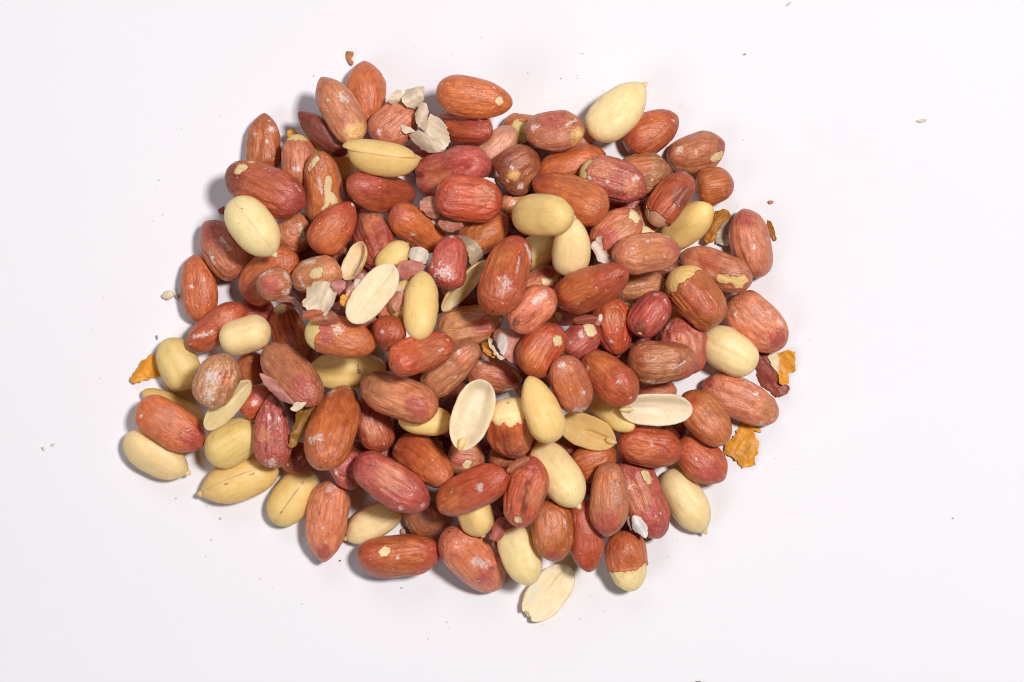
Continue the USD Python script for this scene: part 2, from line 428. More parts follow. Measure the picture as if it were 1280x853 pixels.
def attrs_of(P, mask, col, seed):
    P = P.reshape(-1, 3)
    rest = P + np.array([seed * 31.7 % 97, seed * 11.3 % 89, seed * 19.9 % 83])
    return {"rest": ("v", rest), "tint": ("c", col.reshape(-1, 3)), "masks": ("v", mask.reshape(-1, 3))}

def jitter(tint, rng, amount):
    t = np.array(tint) * (1 + amount * rng.normal())
    return t * (1 + 0.35 * amount * rng.normal(size=3))

ITEMS = []      # (order, builder, distance from the middle of the heap)

def S(bx, by, tx, ty, w, order, tint, label, marks=(), dust=0.12, cleft=0.0, at=0.0, bend=0.0, sharp=0.55, wr=1.0, lump=0.07,
      capB=0.0, capT=0.0, kern="W", pitch=None, flat=0.92, zmin=0.0, cat="peanut", group="peanuts in red skin lying in the heap"):
    seed = len(ITEMS) + 1
    def make():
        rng = np.random.default_rng(1000 + seed)
        pose = Pose(bx, by, tx, ty, w)
        L, R = pose.len * MM, w * MM / 2
        Rz = R * flat
        mk2 = [(('B',) + tuple(m[1:]) if (m[0] == 'c' and m[3] >= 5) else m) for m in marks]
        bare = capB > 0 or capT > 0 or any(m[0] == "B" for m in mk2)
        nu, nv = (92, 100) if bare else (80, 84)
        P, lo, hi, s, th = whole(L, R, Rz, seed, sharp, cleft, at, bend, wr, lump, nu, nv)
        v, f = closed(P, lo, hi)
        z, Rm, k = settle(pose, v, 0.0, zmin, pitch, show=(1 if capT else 0) - (1 if capB else 0))
        root = UsdGeom.Xform.Define(stage, numbered("/World", "skinned_peanut"))
        col0 = jitter(TINT[tint], rng, 0.10)
        def out(q):
            return (q * k) @ Rm.T
        occupy(out(v) + np.array([*to_world(*pose.c, z), z]))
        xy = to_world(*pose.c, z)
        root.AddTranslateOp().Set(Gf.Vec3d(*(0.001 * np.array([*xy, z]))))
        path = str(root.GetPath())
        mask, col = masks_for(v, pose, mk2, L, R, Rz, sharp, seed, dust, col0)
        ends = smoothstep(0.35, 1.0, v[:, 0] / (L / 2)) * rng.uniform(0, 0.7) + smoothstep(0.45, 1.0, -v[:, 0] / (L / 2)) * rng.uniform(0, 0.4)
        col = col * (1 - ends[:, None] * np.array([0.28, 0.42, 0.26]))
        if not bare:
            put_mesh(path + "/skin", out(v), f, "peanut_skin", attrs_of(v, mask, col, seed))
        else:
            inner = v * np.array([0.985, 0.955, 0.955])
            hole = np.zeros(len(v))
            nz = meshkit.fbm(v * 0.7 + seed, 3, 31) - 0.5
            x = v[:, 0] / (L / 2)
            if capB:
                hole = np.maximum(hole, (x + 0.16 * nz * 2) < (-1 + 2 * capB))
            if capT:
                hole = np.maximum(hole, (x + 0.16 * nz * 2) > (1 - 2 * capT))
            for m in mk2:
                if m[0] == "B":
                    hole = np.maximum(hole, mark_mask(v, pose, m[1:], L, R, Rz, sharp, seed, 0.5) < 1)
            keep = (hole[f] < 0.5).all(1)
            fo = f[keep]
            n = len(v)
            e = np.sort(np.vstack([fo[:, [0, 1]], fo[:, [1, 2]], fo[:, [2, 0]]]), 1)
            ed = np.vstack([fo[:, [0, 1]], fo[:, [1, 2]], fo[:, [2, 0]]])
            _, inv, cnt = np.unique(e, axis=0, return_inverse=True, return_counts=True)
            bd = ed[cnt[inv.ravel()] == 1]
            skirt = np.vstack([np.stack([bd[:, 1], bd[:, 0], bd[:, 0] + n], 1), np.stack([bd[:, 1], bd[:, 0] + n, bd[:, 1] + n], 1)])
            # outer faces and the broken edge turned down to the kernel; loosened a little along the tear
            rimv = np.zeros(n)
            rimv[np.unique(bd)] = 1
            near = np.zeros(n)
            near[np.unique(fo[(rimv[fo] > 0).any(1)])] = 1
            lift = (0.10 * rimv + 0.05 * near) * (0.3 + 1.8 * meshkit.noise(v * 0.5 + seed, 51))
            rad = v * np.array([0.15, 1, 1])
            rad /= np.maximum(np.linalg.norm(rad, axis=1, keepdims=True), 1e-6)
            vv = np.vstack([v + rad * lift[:, None], inner])
            ff = np.vstack([fo, skirt])
            a = attrs_of(np.vstack([v, v]), np.vstack([mask, mask]), np.vstack([col, col * 0 + np.array([0.62, 0.36, 0.2])]), seed)
            usedv, new = np.unique(ff, return_inverse=True)
            put_mesh(path + "/skin", out(vv)[usedv], new.reshape(-1, 3), "peanut_skin", {q: (t, val[usedv]) for q, (t, val) in a.items()})
            kc = np.broadcast_to(jitter(TINT[kern], rng, 0.04), v.shape)
            put_mesh(path + "/kernel", out(inner), f, "peanut_kernel", attrs_of(v, mask * np.array([0.4, 0, 0]), kc, seed))
        tag(root.GetPrim(), label, cat, group)
    ITEMS.append((order, make, math.hypot((bx + tx) / 2 - 580, (by + ty) / 2 - 425)))

def K(bx, by, tx, ty, w, order, tint, label, marks=(), dust=0.1, crack=None, sharp=0.6, bend=0.0, lump=0.06, cleft=0.03, at=0.2, pitch=None, roll=0.0,
      gap=0.35, split=0.5, shift=0.0, flat=0.93, wr=0.45, group="peeled cream peanuts lying in the heap"):
    seed = len(ITEMS) + 1
    def make():
        rng = np.random.default_rng(2000 + seed)
        pose = Pose(bx, by, tx, ty, w)
        L, R = pose.len * MM, w * MM / 2
        root = UsdGeom.Xform.Define(stage, numbered("/World", "peeled_peanut"))
        path = str(root.GetPath())
        col0 = jitter(TINT[tint], rng, 0.04)
        parts = []
        if crack is None:
            P, lo, hi, s, th = whole(L, R, R * flat, seed, sharp, cleft, at, bend, wr, lump, 64, 64)
            parts.append(("kernel",) + closed(P, lo, hi))
        else:
            c0, cw = crack                                    # where along the nut it gapes, and how far
            g = lambda q: gap * np.exp(-((q - c0) / cw) ** 2) + 0.015
            for side, amount in ((1, split), (-1, 1 - split)):
                rings, lo, hi = half_rings(L, R * flat, R * 2 * amount, seed + side, sharp, 0.0, g, nu=64, nb=34, nf=14, lump=0.0, bev=0.008)
                v, f = closed(rings, lo, hi)
                v = v @ rot_x(side * math.pi / 2).T           # the two flat faces look at each other across y
                v[:, 1] += (0.5 - split) * 2 * R * 1.0
                v[:, 0] += shift * side
                v = v @ rot_x(roll).T
                parts.append(("cotyledon", v, f))
        allv = np.vstack([p[1] for p in parts])
        # the little germ tip at the pointed end
        ts = []
        if sharp > 0.45:
            P, lo, hi, s, th = whole(0.17 * L, 0.11 * R + 0.25, 0.11 * R + 0.25, seed + 0.5, 0.8, 0, 0, 0, 0.5, 0.08, 16, 18)
            v, f = closed(P, lo, hi)
            v[:, 0] += L / 2 * 0.93
            v[:, 1] += bend * R * 0.5
            ts.append(("germ_tip", v, f))
        z, Rm, k = settle(pose, allv, 0.0, 0.0, pitch)
        xy = to_world(*pose.c, z)
        root.AddTranslateOp().Set(Gf.Vec3d(*(0.001 * np.array([*xy, z]))))
        occupy((allv * k) @ Rm.T + np.array([*xy, z]))
        for name, v, f in parts + ts:
            mask, col = masks_for(v, pose, marks, L, R, R * flat, sharp, seed, dust, col0 * (1.0 if name != "germ_tip" else 0.93))
            put_mesh(numbered(path, name), (v * k) @ Rm.T, f, "peanut_kernel", attrs_of(v, mask, col, seed))
        tag(root.GetPrim(), label, "peanut", group)
    ITEMS.append((order, make, math.hypot((bx + tx) / 2 - 580, (by + ty) / 2 - 425)))

def H(bx, by, tx, ty, w, order, tint, label, face="I", roll=0.0, dish=0.25, depth=0.75, sharp=0.5, germ=True, chan=0.16, marks=(), pitch=None, bite=0.0, dust=0.1,
      group="split peanut halves lying in the heap"):
    """Half a peanut, its inner face up (turned about its length by roll degrees)."""
    seed = len(ITEMS) + 1
    def make():
        rng = np.random.default_rng(3000 + seed)
        pose = Pose(bx, by, tx, ty, w)
        rl = math.radians(roll)
        L = pose.len * MM
        R = w * MM / 2
        D = R * depth
        root = UsdGeom.Xform.Define(stage, numbered("/World", "peanut_half"))
        path = str(root.GetPath())
        rings, lo, hi = half_rings(L, R, D, seed, sharp, dish, None, nu=64, nb=30, nf=34, chan=chan, lump=0.07)
        v, f = closed(rings, lo, hi)
        if bite:
            # the blunt end is broken off in a rough step
            x0 = -L / 2 + bite * L
            nzz = meshkit.fbm(v * 0.9 + seed, 3, 41) - 0.5
            v[:, 0] = np.maximum(v[:, 0], x0 + 2.6 * nzz + 0.12 * v[:, 1])
        isface = np.r_[np.tile(np.arange(64) >= 30, rings.shape[0]), [False, False]]
        col = np.where(isface[:, None], jitter(TINT[face], rng, 0.03), jitter(TINT[tint], rng, 0.03))
        v2 = v + np.array([0, 0, D * 0.4])
        z, Rm, k = settle(pose, v2, rl, 0.0, pitch, squeeze=0.95, halfthick=D / 2)
        xy = to_world(*pose.c, z)
        root.AddTranslateOp().Set(Gf.Vec3d(*(0.001 * np.array([*xy, z]))))
        occupy((v2 * k) @ Rm.T + np.array([*xy, z]))
        mask, col2 = masks_for(v, pose, marks, L, R, 0.001, sharp, seed, dust, (0, 0, 0))
        keepm = np.abs(col2).sum(-1, keepdims=True) > 0.02
        put_mesh(path + "/cotyledon", (v2 * k) @ Rm.T, f, "peanut_kernel", attrs_of(v, mask, np.where(keepm & isface[:, None], col2, col), seed), smooth=50 if False else True)
        if germ:
            P, lo, hi, s, th = whole(0.20 * L, 0.17 * R, 0.17 * R, seed + 0.5, 0.9, 0, 0, 0.2, 0.8, 0.12, 20, 20)
            gv, gf = closed(P, lo, hi)
            gv = gv + np.array([L / 2 * 0.84, 0, D * 0.4 + 0.02 * R])
            put_mesh(path + "/germ", (gv * k) @ Rm.T, gf, "peanut_kernel", attrs_of(gv, np.zeros((len(gv), 3)) + np.array([0.2, 0, 0]), np.broadcast_to(np.array(TINT[tint]), gv.shape), seed))
        tag(root.GetPrim(), label, "peanut half", group)
    ITEMS.append((order, make, math.hypot((bx + tx) / 2 - 580, (by + ty) / 2 - 425)))

def q(x0, y0, pts, k=4.005):
    return [(x0 + x / k, y0 + y / k) for x, y in pts]

def F(pts, order, outer, inner, label, curl=0.0, axis=0.0, cup=0.0, wob=0.35, up="inner", name="skin_flake", cat="peanut skin", lift=0.0, thick=0.08, tilt=(0.0, 0.0),
      group="loose flakes of peanut skin", stripe=None, jag=False):
    """A torn curved sheet with the outline pts (photo pixels). curl > 0 arches up, < 0 cups; axis: direction of the roll in degrees."""
    seed = len(ITEMS) + 1
    def make():
        rng = np.random.default_rng(4000 + seed)
        pp = np.array(pts, float)
        if not jag:
            nx = np.roll(pp, -1, 0)
            pp = np.stack([0.75 * pp + 0.25 * nx, 0.25 * pp + 0.75 * nx], 1).reshape(-1, 2)
        pp = pp.mean(0) + (pp - pp.mean(0)) * (1.0 if jag else 1.08)
        pg = Polygon(pp).buffer(0)
        if pg.geom_type != "Polygon":
            pg = max(pg.geoms, key=lambda g: g.area)
        c = np.array([pg.centroid.x, pg.centroid.y])
        ring = pg.exterior
        n = max(16, int(ring.length / 1.3))
        edge = np.array([ring.interpolate(i / n, normalized=True).coords[0] for i in range(n)])
        e0 = edge.copy()
        edge[:, 0] += (meshkit.fbm(np.c_[e0 * 0.26, np.full(n, seed)], 4, 7) - 0.5) * 5.0
        edge[:, 1] += (meshkit.fbm(np.c_[e0 * 0.26, np.full(n, seed + 50)], 4, 8) - 0.5) * 5.0
        pg2 = Polygon(edge).buffer(0)
        if pg2.geom_type != "Polygon":
            pg2 = max(pg2.geoms, key=lambda g: g.area)
        x0, y0, x1, y1 = pg2.bounds
        st = max(1.2, math.sqrt(pg2.area) / 26)
        gx, gy = np.meshgrid(np.arange(x0, x1, st), np.arange(y0, y1, st * 0.9))
        gx = gx + (np.arange(gx.shape[0]) % 2)[:, None] * st / 2
        inside = contains_xy(pg2.buffer(-st * 0.5), gx.ravel(), gy.ravel())
        ed = np.array(pg2.exterior.coords)[:-1]
        pt = np.vstack([ed, np.stack([gx.ravel(), gy.ravel()], 1)[inside]])
        tri = Delaunay(pt).simplices
        cen = pt[tri].mean(1)
        tri = tri[contains_xy(pg2, cen[:, 0], cen[:, 1])]
        usedp, tri = np.unique(tri, return_inverse=True)
        pt, tri = pt[usedp], tri.reshape(-1, 3)
        p = (pt - c) * np.array([1, -1]) * MM
        a = p[tri]
        cr = (a[:, 1, 0] - a[:, 0, 0]) * (a[:, 2, 1] - a[:, 0, 1]) - (a[:, 1, 1] - a[:, 0, 1]) * (a[:, 2, 0] - a[:, 0, 0])
        tri[cr < 0] = tri[cr < 0][:, ::-1]
        ux, uy = math.cos(math.radians(axis)), math.sin(math.radians(axis))
        along, across = p[:, 0] * ux + p[:, 1] * uy, -p[:, 0] * uy + p[:, 1] * ux
        sag = 3.2 * abs(curl) * np.abs(across).max() ** 2
        lim = min(1.0, 0.85 * np.abs(across).max() / max(sag, 1e-6))
        h = -3.2 * lim * curl * across ** 2 - cup * along ** 2 + tilt[0] * p[:, 0] + tilt[1] * p[:, 1]
        h = h + wob * 2.8 * (meshkit.fbm(np.c_[p * 0.38, np.full(len(p), seed * 1.0)], 3, 9) - 0.5) + wob * 0.6 * (meshkit.noise(np.c_[along * 0.3, across * 1.7, np.full(len(p), seed * 2.0)], 5) - 0.5)
        top = np.c_[p, h]
        bot = np.c_[p, h - thick]
        xy0 = to_world(*c, 6)
        z = drop(bot * np.array([0.9, 0.9, 1.0]) + np.array([*xy0, 0.0])) + 0.03 + lift
        kz = (CAMZ - z) / CAMZ
        xy = to_world(*c, z)
        top, bot = top * np.array([kz, kz, 1]), bot * np.array([kz, kz, 1])
        occupy(top + np.array([*xy, z]))
        m = len(top)
        e = np.vstack([tri[:, [0, 1]], tri[:, [1, 2]], tri[:, [2, 0]]])
        se = np.sort(e, 1)
        _, inv, cnt = np.unique(se, axis=0, return_inverse=True, return_counts=True)
        bd = e[cnt[inv.ravel()] == 1]
        # three shells of points so that the torn rim stays crisp
        rim = np.vstack([np.stack([bd[:, 1], bd[:, 0], bd[:, 0] + m], 1), np.stack([bd[:, 1], bd[:, 0] + m, bd[:, 1] + m], 1)])
        vv = np.vstack([top, bot])
        ff = np.vstack([tri, tri[:, ::-1] + m, rim])
        t0, t1 = (np.array(inner), np.array(outer)) if up == "inner" else (np.array(outer), np.array(inner))
        ct = np.broadcast_to(t0, top.shape).copy()
        mott = meshkit.fbm(np.c_[along * 0.25, across * 0.6, np.full(len(p), seed * 3.3)], 3, 17)[:, None]
        ct = ct * (0.82 + 0.18 * smoothstep(0.30, 0.58, mott)) * np.array([1, 1, 1])
        if stripe:
            (sx, sy, sr, sc) = stripe
            d = np.hypot(pt[:, 0] - sx, (pt[:, 1] - sy) * 0.45) / sr + 0.6 * (meshkit.fbm(np.c_[p, p[:, :1]], 3, 3) - 0.5)
            ct = ct + smoothstep(1.2, 0.6, d)[:, None] * (np.array(sc) - ct)
        col = np.vstack([ct, np.broadcast_to(t1, bot.shape)])
        cs, sn = ux, uy
        rest = np.c_[along, across, h]
        prim = put_mesh(numbered("/World", name), vv, ff, "loose_skin", attrs_of(np.vstack([rest, rest]), np.zeros((2 * m, 3)), col, seed))
        UsdGeom.Xformable(prim).AddTranslateOp().Set(Gf.Vec3d(*(0.001 * np.array([*xy, z]))))
        tag(prim, label, cat, group)
    ITEMS.append((order, make, 0.0))

# ------------------------------------------------------------------ the setting: a sheet of white paper
def paper():
    n = 90
    x = np.linspace(-330, 330, n)
    y = np.linspace(-250, 250, n)
    X, Y = np.meshgrid(x, y, indexing="ij")
    far = smoothstep(60, 120, np.hypot(X, Y * 1.3))
    Z = -0.05 - 0.9 * far * meshkit.fbm(np.stack([X / 70, Y / 90, X * 0], -1), 2, 77)
    v = np.stack([X, Y, Z], -1).reshape(-1, 3)
    i, j = np.meshgrid(np.arange(n - 1), np.arange(n - 1), indexing="ij")
    a = i * n + j
    f = np.stack([a, a + n, a + n + 1, a + 1], -1).reshape(-1, 4)
    f = np.vstack([f[:, [0, 1, 2]], f[:, [0, 2, 3]]])
    tag(put_mesh("/World/white_paper", v, f, "paper"), "plain white paper sheet under the heap of peanuts", "paper", kind="structure")
paper()

# ------------------------------------------------------------------ the peanuts: blunt end, pointed end, width (photo pixels), order in the heap, skin tone
PINKDUST = 0.22
# ---- top left
S(460, 166, 454, 77, 50, 1.0, "O", "upright orange-brown peanut forming the topmost tip of the heap", dust=0.16, cleft=0.03, at=-0.1, sharp=0.7)
S(448, 177, 402, 96, 46, 2.0, "P", "pinkish orange peanut with white smudge, leaning left across the topmost peanut", [("w", 429, 123, 8, 434, 128), ("w", 413, 130, 3), ("w", 444, 140, 4), ("Y", 448, 170, 14)], sharp=0.75)
S(436, 190, 373, 141, 36, 1.2, "D", "dark brown-red peanut slipping under the two topmost peanuts", sharp=0.8)
K(386, 170, 442, 224, 44, 0.5, "G", "olive cream peeled peanut mostly covered near the upper left edge")
S(372, 236, 371, 168, 42, 1.1, "P", "small pinkish peanut with a bare cream crown, beside the cream-streaked upright one", [("w", 372, 212, 6)], capT=0.13, sharp=0.2, kern="G")
S(405, 278, 402, 190, 52, 2.0, "O", "upright peanut with a long ragged cream streak bared down its side", [("B", 413, 215, 4, 407, 250), ("B", 416, 235, 5, 420, 250), ("B", 388, 204, 4, 398, 194), ("w", 400, 212, 3, 404, 230)], sharp=0.35)
S(329, 218, 330, 142, 45, 1.0, "O", "peanut with three white spots pointing up at the upper left edge", [("w", 340, 163, 7), ("w", 320, 168, 4), ("w", 335, 178, 4), ("w", 338, 152, 4)], cleft=0.05, at=0.15, sharp=0.9)
S(283, 213, 381, 257, 57, 1.3, "R", "long dark red peanut with crimson right end and two cream chips at the left", [("c", 303, 214, 6, 307, 212), ("c", 317, 203, 5), ("C", 372, 250, 24), ("C", 345, 215, 14), ("w", 362, 226, 4, 376, 240), ("D", 290, 225, 20)], dust=0.15, sharp=0.35, wr=1.6, cleft=0.03)
K(290, 250, 343, 318, 56, 2.1, "W", "smooth pale peeled peanut with a hairline split under the long dark red peanut", marks=[("k", 304, 262, 1.0, 324, 292)], crack=(0.0, 0.4), gap=0.26, roll=-0.1)
S(303, 344, 257, 277, 54, 1.0, "P", "rosy brown peanut with white scratches at the left edge beside the pale peeled one", [("w", 280, 300, 4, 290, 312), ("w", 265, 318, 4, 270, 328), ("B", 270, 322, 2), ("C", 268, 290, 16)], sharp=0.5, lump=0.08, bend=0.08)
S(252, 402, 243, 319, 47, 1.0, "O", "upright orange-brown peanut with two white dots, standing out at the left edge", [("w", 241, 358, 4), ("w", 257, 350, 3)], cleft=0.04, at=-0.05, sharp=0.5, wr=1.3)
S(352, 272, 382, 312, 48, 1.0, "P", "small rose peanut with torn pale skin below the crimson end of the long one", [("w", 376, 283, 5, 380, 300), ("B", 378, 287, 2, 380, 296)], dust=0.28, sharp=0.4)
S(393, 313, 441, 254, 52, 2.1, "R", "smooth red-orange peanut with a pale tip at its upper right", [("O", 415, 295, 22), ("w", 384, 310, 4), ("c", 441, 256, 3), ("w", 418, 290, 2)], dust=0.05, sharp=0.85, wr=0.6)
S(486, 336, 449, 258, 52, 1.8, "C", "wrinkled dull crimson peanut with a fork-shaped crease, above the split halves", [("w", 460, 263, 6, 468, 266), ("P", 470, 290, 18), ("k", 452, 258, 2)], dust=0.26, cleft=0.09, at=-0.1, sharp=0.5, wr=2.0, lump=0.08)
S(519, 246, 432, 231, 48, 2.2, "R", "solid red peanut lying sideways under the peeled peanut that has a split side", [("C", 450, 228, 16)], dust=0.12, sharp=0.65, wr=0.8)
K(431, 192, 521, 205, 44, 3.0, "Y", "yellow peeled peanut with a strip split off along its upper side", crack=(0.1, 1.2), gap=0.35, split=0.30, shift=-0.7, roll=0.30, sharp=0.25)
S(470, 178, 521, 126, 48, 1.5, "P", "pinkish orange peanut tucked under white papery skin at the top", [("w", 474, 168, 5), ("B", 505, 127, 4, 520, 126)], dust=0.15, sharp=0.3)
S(546, 113, 640, 131, 49, 2.0, "O", "big orange-brown peanut at the top edge with one cream dot near its right end", [("c", 625, 128, 5), ("w", 618, 112, 3)], dust=0.06, cleft=0.025, at=0.2, sharp=0.25, lump=0.04)
S(545, 151, 618, 168, 43, 1.0, "R", "plain reddish peanut with a pink right end, tight under the big one at the top", [("C", 610, 165, 13), ("w", 609, 154, 3)], dust=0.08, sharp=0.3)
S(521, 226, 612, 203, 62, 1.7, "C", "large puckered pink peanut with a deep lengthwise fold, in the upper middle", [("w", 525, 238, 7), ("P", 560, 222, 22), ("w", 540, 220, 3, 560, 216)], dust=0.2, cleft=0.26, at=0.12, sharp=0.25, lump=0.12, wr=1.5)
S(545, 243, 628, 255, 54, 3.0, "R", "finely veined red-orange peanut resting on top of the puckered pink one", [("w", 548, 235, 4), ("C", 555, 252, 14), ("w", 603, 236, 2), ("P", 605, 245, 14)], dust=0.12, sharp=0.25, wr=1.6)
S(578, 310, 634, 271, 48, 1.6, "O", "plain orange peanut poking out below the finely veined one in the upper middle", dust=0.05, sharp=0.4)
S(597, 207, 644, 161, 36, 0.8, "Q", "pale pinkish slender peanut between the top pair and the round glossy brown one", dust=0.2, sharp=0.4)
S(628, 160, 688, 168, 44, 0.5, "O", "half-peeled peanut showing olive flesh behind the white-flecked rosy one", [("B", 650, 166, 14), ("B", 648, 172, 10)], sharp=0.3, kern="G")
S(657, 166, 731, 164, 51, 2.0, "P", "rosy peanut flecked with white at the top edge beside the pale peeled one", [("w", 668, 160, 7), ("w", 692, 174, 4), ("w", 700, 185, 7, 688, 187), ("w", 660, 173, 4), ("Y", 722, 172, 12), ("C", 690, 150, 16), ("w", 708, 158, 3, 720, 152)], dust=0.22, sharp=0.4, lump=0.08, cleft=0.03)
S(622, 228, 671, 192, 54, 2.0, "B", "round glossy brown peanut with a whitish blistered lower end", [("w", 622, 220, 5), ("w", 640, 212, 4), ("w", 650, 234, 5), ("w", 634, 228, 4), ("Y", 642, 222, 8), ("D", 630, 205, 14)], dust=0.16, sharp=0.25, wr=1.2, lump=0.09)
S(672, 222, 757, 193, 46, 1.3, "O", "light orange peanut with one straight crease under the long creased peanut", dust=0.05, cleft=0.06, at=0.1, sharp=0.5)
S(757, 268, 666, 224, 50, 2.5, "O", "long smooth brown-orange peanut with a fine crease, reaching over the peeled cream ones", [("w", 693, 234, 2), ("R", 680, 225, 18), ("C", 668, 222, 8)], dust=0.03, cleft=0.035, at=0.05, sharp=0.55, wr=0.8)
S(725, 212, 808, 239, 50, 2.2, "C", "dusty pink peanut with a bare olive nub at its left end", [("w", 759, 227, 5), ("w", 795, 225, 8), ("w", 737, 224, 5), ("P", 750, 210, 20), ("P", 790, 232, 14)], dust=0.30, capB=0.11, kern="G", sharp=0.4, wr=1.5)
S(772, 224, 840, 213, 52, 1.6, "T", "wrinkled tan-brown peanut behind the dusty pink one with the olive nub", [("w", 814, 226, 3), ("O", 800, 205, 16)], dust=0.18, cleft=0.08, at=0.1, sharp=0.8, wr=2.2)
S(814, 281, 862, 218, 46, 2.5, "R", "glossy dark red peanut with its lower end bared and flaky", [("D", 850, 250, 14), ("w", 856, 217, 4), ("w", 850, 228, 1.6, 838, 262)], dust=0.08, capB=0.15, cleft=0.03, at=-0.4, sharp=0.3, kern="Q")
K(740, 171, 806, 107, 52, 1.0, "W", "isolated pale peeled peanut pointing up at the upper right of the heap", sharp=0.65, bend=0.06)
S(782, 185, 847, 146, 50, 1.0, "R", "red-brown peanut with a white dot and a pale dash at the upper right edge", [("w", 842, 152, 4), ("w", 806, 183, 2.5, 820, 174), ("O", 815, 160, 20)], dust=0.02, sharp=0.3, wr=0.8)
S(835, 201, 906, 180, 47, 1.0, "P", "light orange peanut with a round white spot and torn cream patch near its tip", [("w", 848, 189, 7), ("B", 893, 198, 5, 900, 194), ("w", 868, 193, 4), ("C", 903, 178, 8)], dust=0.10, sharp=0.6)
S(870, 236, 917, 228, 46, 1.0, "O", "short round plain brown peanut at the upper right edge", [("B", 880, 240, 1)], dust=0.04, sharp=0.15, wr=0.6)
K(833, 304, 889, 258, 45, 1.5, "Y", "yellow peeled peanut between the flaky-ended dark red one and the orange shreds", sharp=0.35)
S(949, 347, 928, 262, 53, 1.0, "P", "rosy brown peanut with a sharp tip standing alone at the right edge", [("w", 940, 311, 4), ("w", 922, 277, 3), ("C", 930, 275, 14), ("w", 950, 285, 2), ("w", 960, 300, 4)], dust=0.18, sharp=0.7)
S(938, 354, 852, 318, 48, 1.4, "P", "pinkish orange peanut with a cream patch on its lower right end, near the right edge", [("B", 905, 350, 5, 932, 352), ("B", 926, 356, 7), ("R", 890, 330, 14)], dust=0.15, cleft=0.05, at=0.2, sharp=0.45, kern="Y")
S(898, 405, 841, 337, 57, 2.0, "O", "big orange peanut with a smooth cream cap on its upper left end", [("R", 875, 380, 20), ("w", 875, 365, 2)], capT=0.27, dust=0.08, cleft=0.03, at=-0.3, sharp=0.12, kern="Y")
S(767, 321, 852, 311, 48, 3.0, "P", "rosy peanut with short white dashes across it, right of the centre", [("w", 779, 313, 4), ("w", 795, 324, 2, 785, 324), ("w", 819, 323, 3), ("w", 829, 297, 3), ("w", 792, 306, 2, 812, 301), ("C", 840, 310, 16)], dust=0.22, sharp=0.3, wr=1.6, cleft=0.03)
S(743, 312, 799, 270, 50, 2.1, "P", "rose-brown peanut with a cream upper right end, beside two peeled cream peanuts", [("B", 794, 269, 9), ("C", 760, 300, 16), ("T", 780, 285, 12)], dust=0.2, sharp=0.2)
S(757, 262, 815, 258, 34, 0.5, "C", "pink peanut showing only a sliver under the dusty pink one", dust=0.25)
S(788, 292, 826, 258, 42, 0.55, "B", "dull brown peanut deep in the gap beside the glossy dark red one", dust=0.05)
K(780, 303, 816, 290, 28, 0.9, "W", "cream peeled peanut showing as a small wedge above the white-dashed rosy one")
K(640, 268, 717, 272, 52, 3.0, "G", "olive-cream peeled peanut lying sideways above another peeled one", sharp=0.4, dust=0.15)
K(712, 344, 717, 272, 47, 2.5, "W", "ivory peeled peanut standing upright just below the olive-cream one", sharp=0.6)
K(652, 328, 692, 300, 42, 1.5, "Y", "yellow peeled peanut half hidden by the largest red peanut", sharp=0.5)
S(615, 391, 650, 294, 60, 4.0, "R", "largest red peanut near the centre, whitish at its lower end", [("w", 626, 371, 13), ("w", 656, 315, 6, 663, 330), ("w", 645, 335, 2.5, 640, 355), ("O", 620, 335, 20), ("C", 648, 305, 10)], dust=0.10, sharp=0.45, wr=1.3)
S(644, 373, 699, 341, 40, 1.5, "P", "pinkish peanut with bared cream strips right of the largest red one", [("B", 682, 352, 5, 696, 348), ("B", 648, 366, 6), ("C", 680, 340, 10)], dust=0.22, sharp=0.3)
S(639, 409, 691, 362, 46, 3.5, "P", "brownish rose peanut with a pale sheen, leaning on the largest red one", [("w", 668, 378, 6, 680, 368), ("B", 652, 404, 1), ("R", 660, 400, 12), ("w", 640, 402, 3), ("D", 645, 404, 6)], dust=0.26, sharp=0.6, wr=1.2)
S(696, 377, 785, 339, 53, 3.5, "R", "smooth red-orange peanut lying across the heap right of the centre", [("w", 732, 375, 3), ("c", 708, 382, 2.5), ("O", 730, 355, 24)], dust=0.0, sharp=0.45, wr=0.7)
S(768, 362, 832, 352, 38, 1.5, "T", "tan-orange peanut squeezed under the rosy one with white dashes", dust=0.06, cleft=0.05, at=-0.2)
S(794, 418, 832, 368, 46, 3.0, "C", "purplish pink peanut with a white crescent near its upper right end", [("w", 830, 377, 4, 829, 398), ("w", 820, 368, 5), ("c", 800, 416, 3), ("D", 800, 412, 10)], dust=0.18, sharp=0.3, wr=1.3)
S(853, 470, 850, 396, 58, 1.8, "C", "crumpled pink peanut topped by a small point, joined behind the greyish brown one", [("w", 835, 408, 6), ("P", 860, 430, 16)], dust=0.26, sharp=0.5, lump=0.1, wr=1.8)
S(785, 452, 872, 452, 56, 2.5, "B", "greyish brown shiny peanut with a white underside at the right of the heap", [("w", 812, 477, 8, 830, 480), ("w", 840, 460, 3, 855, 452), ("w", 817, 447, 3, 812, 455), ("Y", 837, 440, 4), ("T", 830, 455, 20), ("C", 860, 470, 12)], dust=0.16, sharp=0.15, wr=1.6, lump=0.09, cleft=0.05, at=-0.2)
S(774, 443, 759, 372, 43, 2.0, "R", "boxy red-orange peanut with a torn shiny skin, right of the centre", [("w", 770, 412, 4), ("w", 763, 428, 4), ("O", 765, 395, 16), ("C", 760, 428, 8), ("w", 778, 392, 1.5, 778, 410)], dust=0.08, sharp=0.1, wr=2.0, cleft=0.05, at=0.1, lump=0.1)
K(750, 378, 792, 386, 34, 1.0, "W", "cream peeled kernel peeking out above the boxy red-orange peanut")
S(708, 443, 744, 404, 42, 2.0, "C", "crimson peanut with a cream flaky end, left of the boxy red-orange one", [("B", 738, 412, 9), ("w", 727, 417, 6), ("w", 712, 428, 3), ("C", 720, 420, 20)], dust=0.18, sharp=0.2, kern="W")
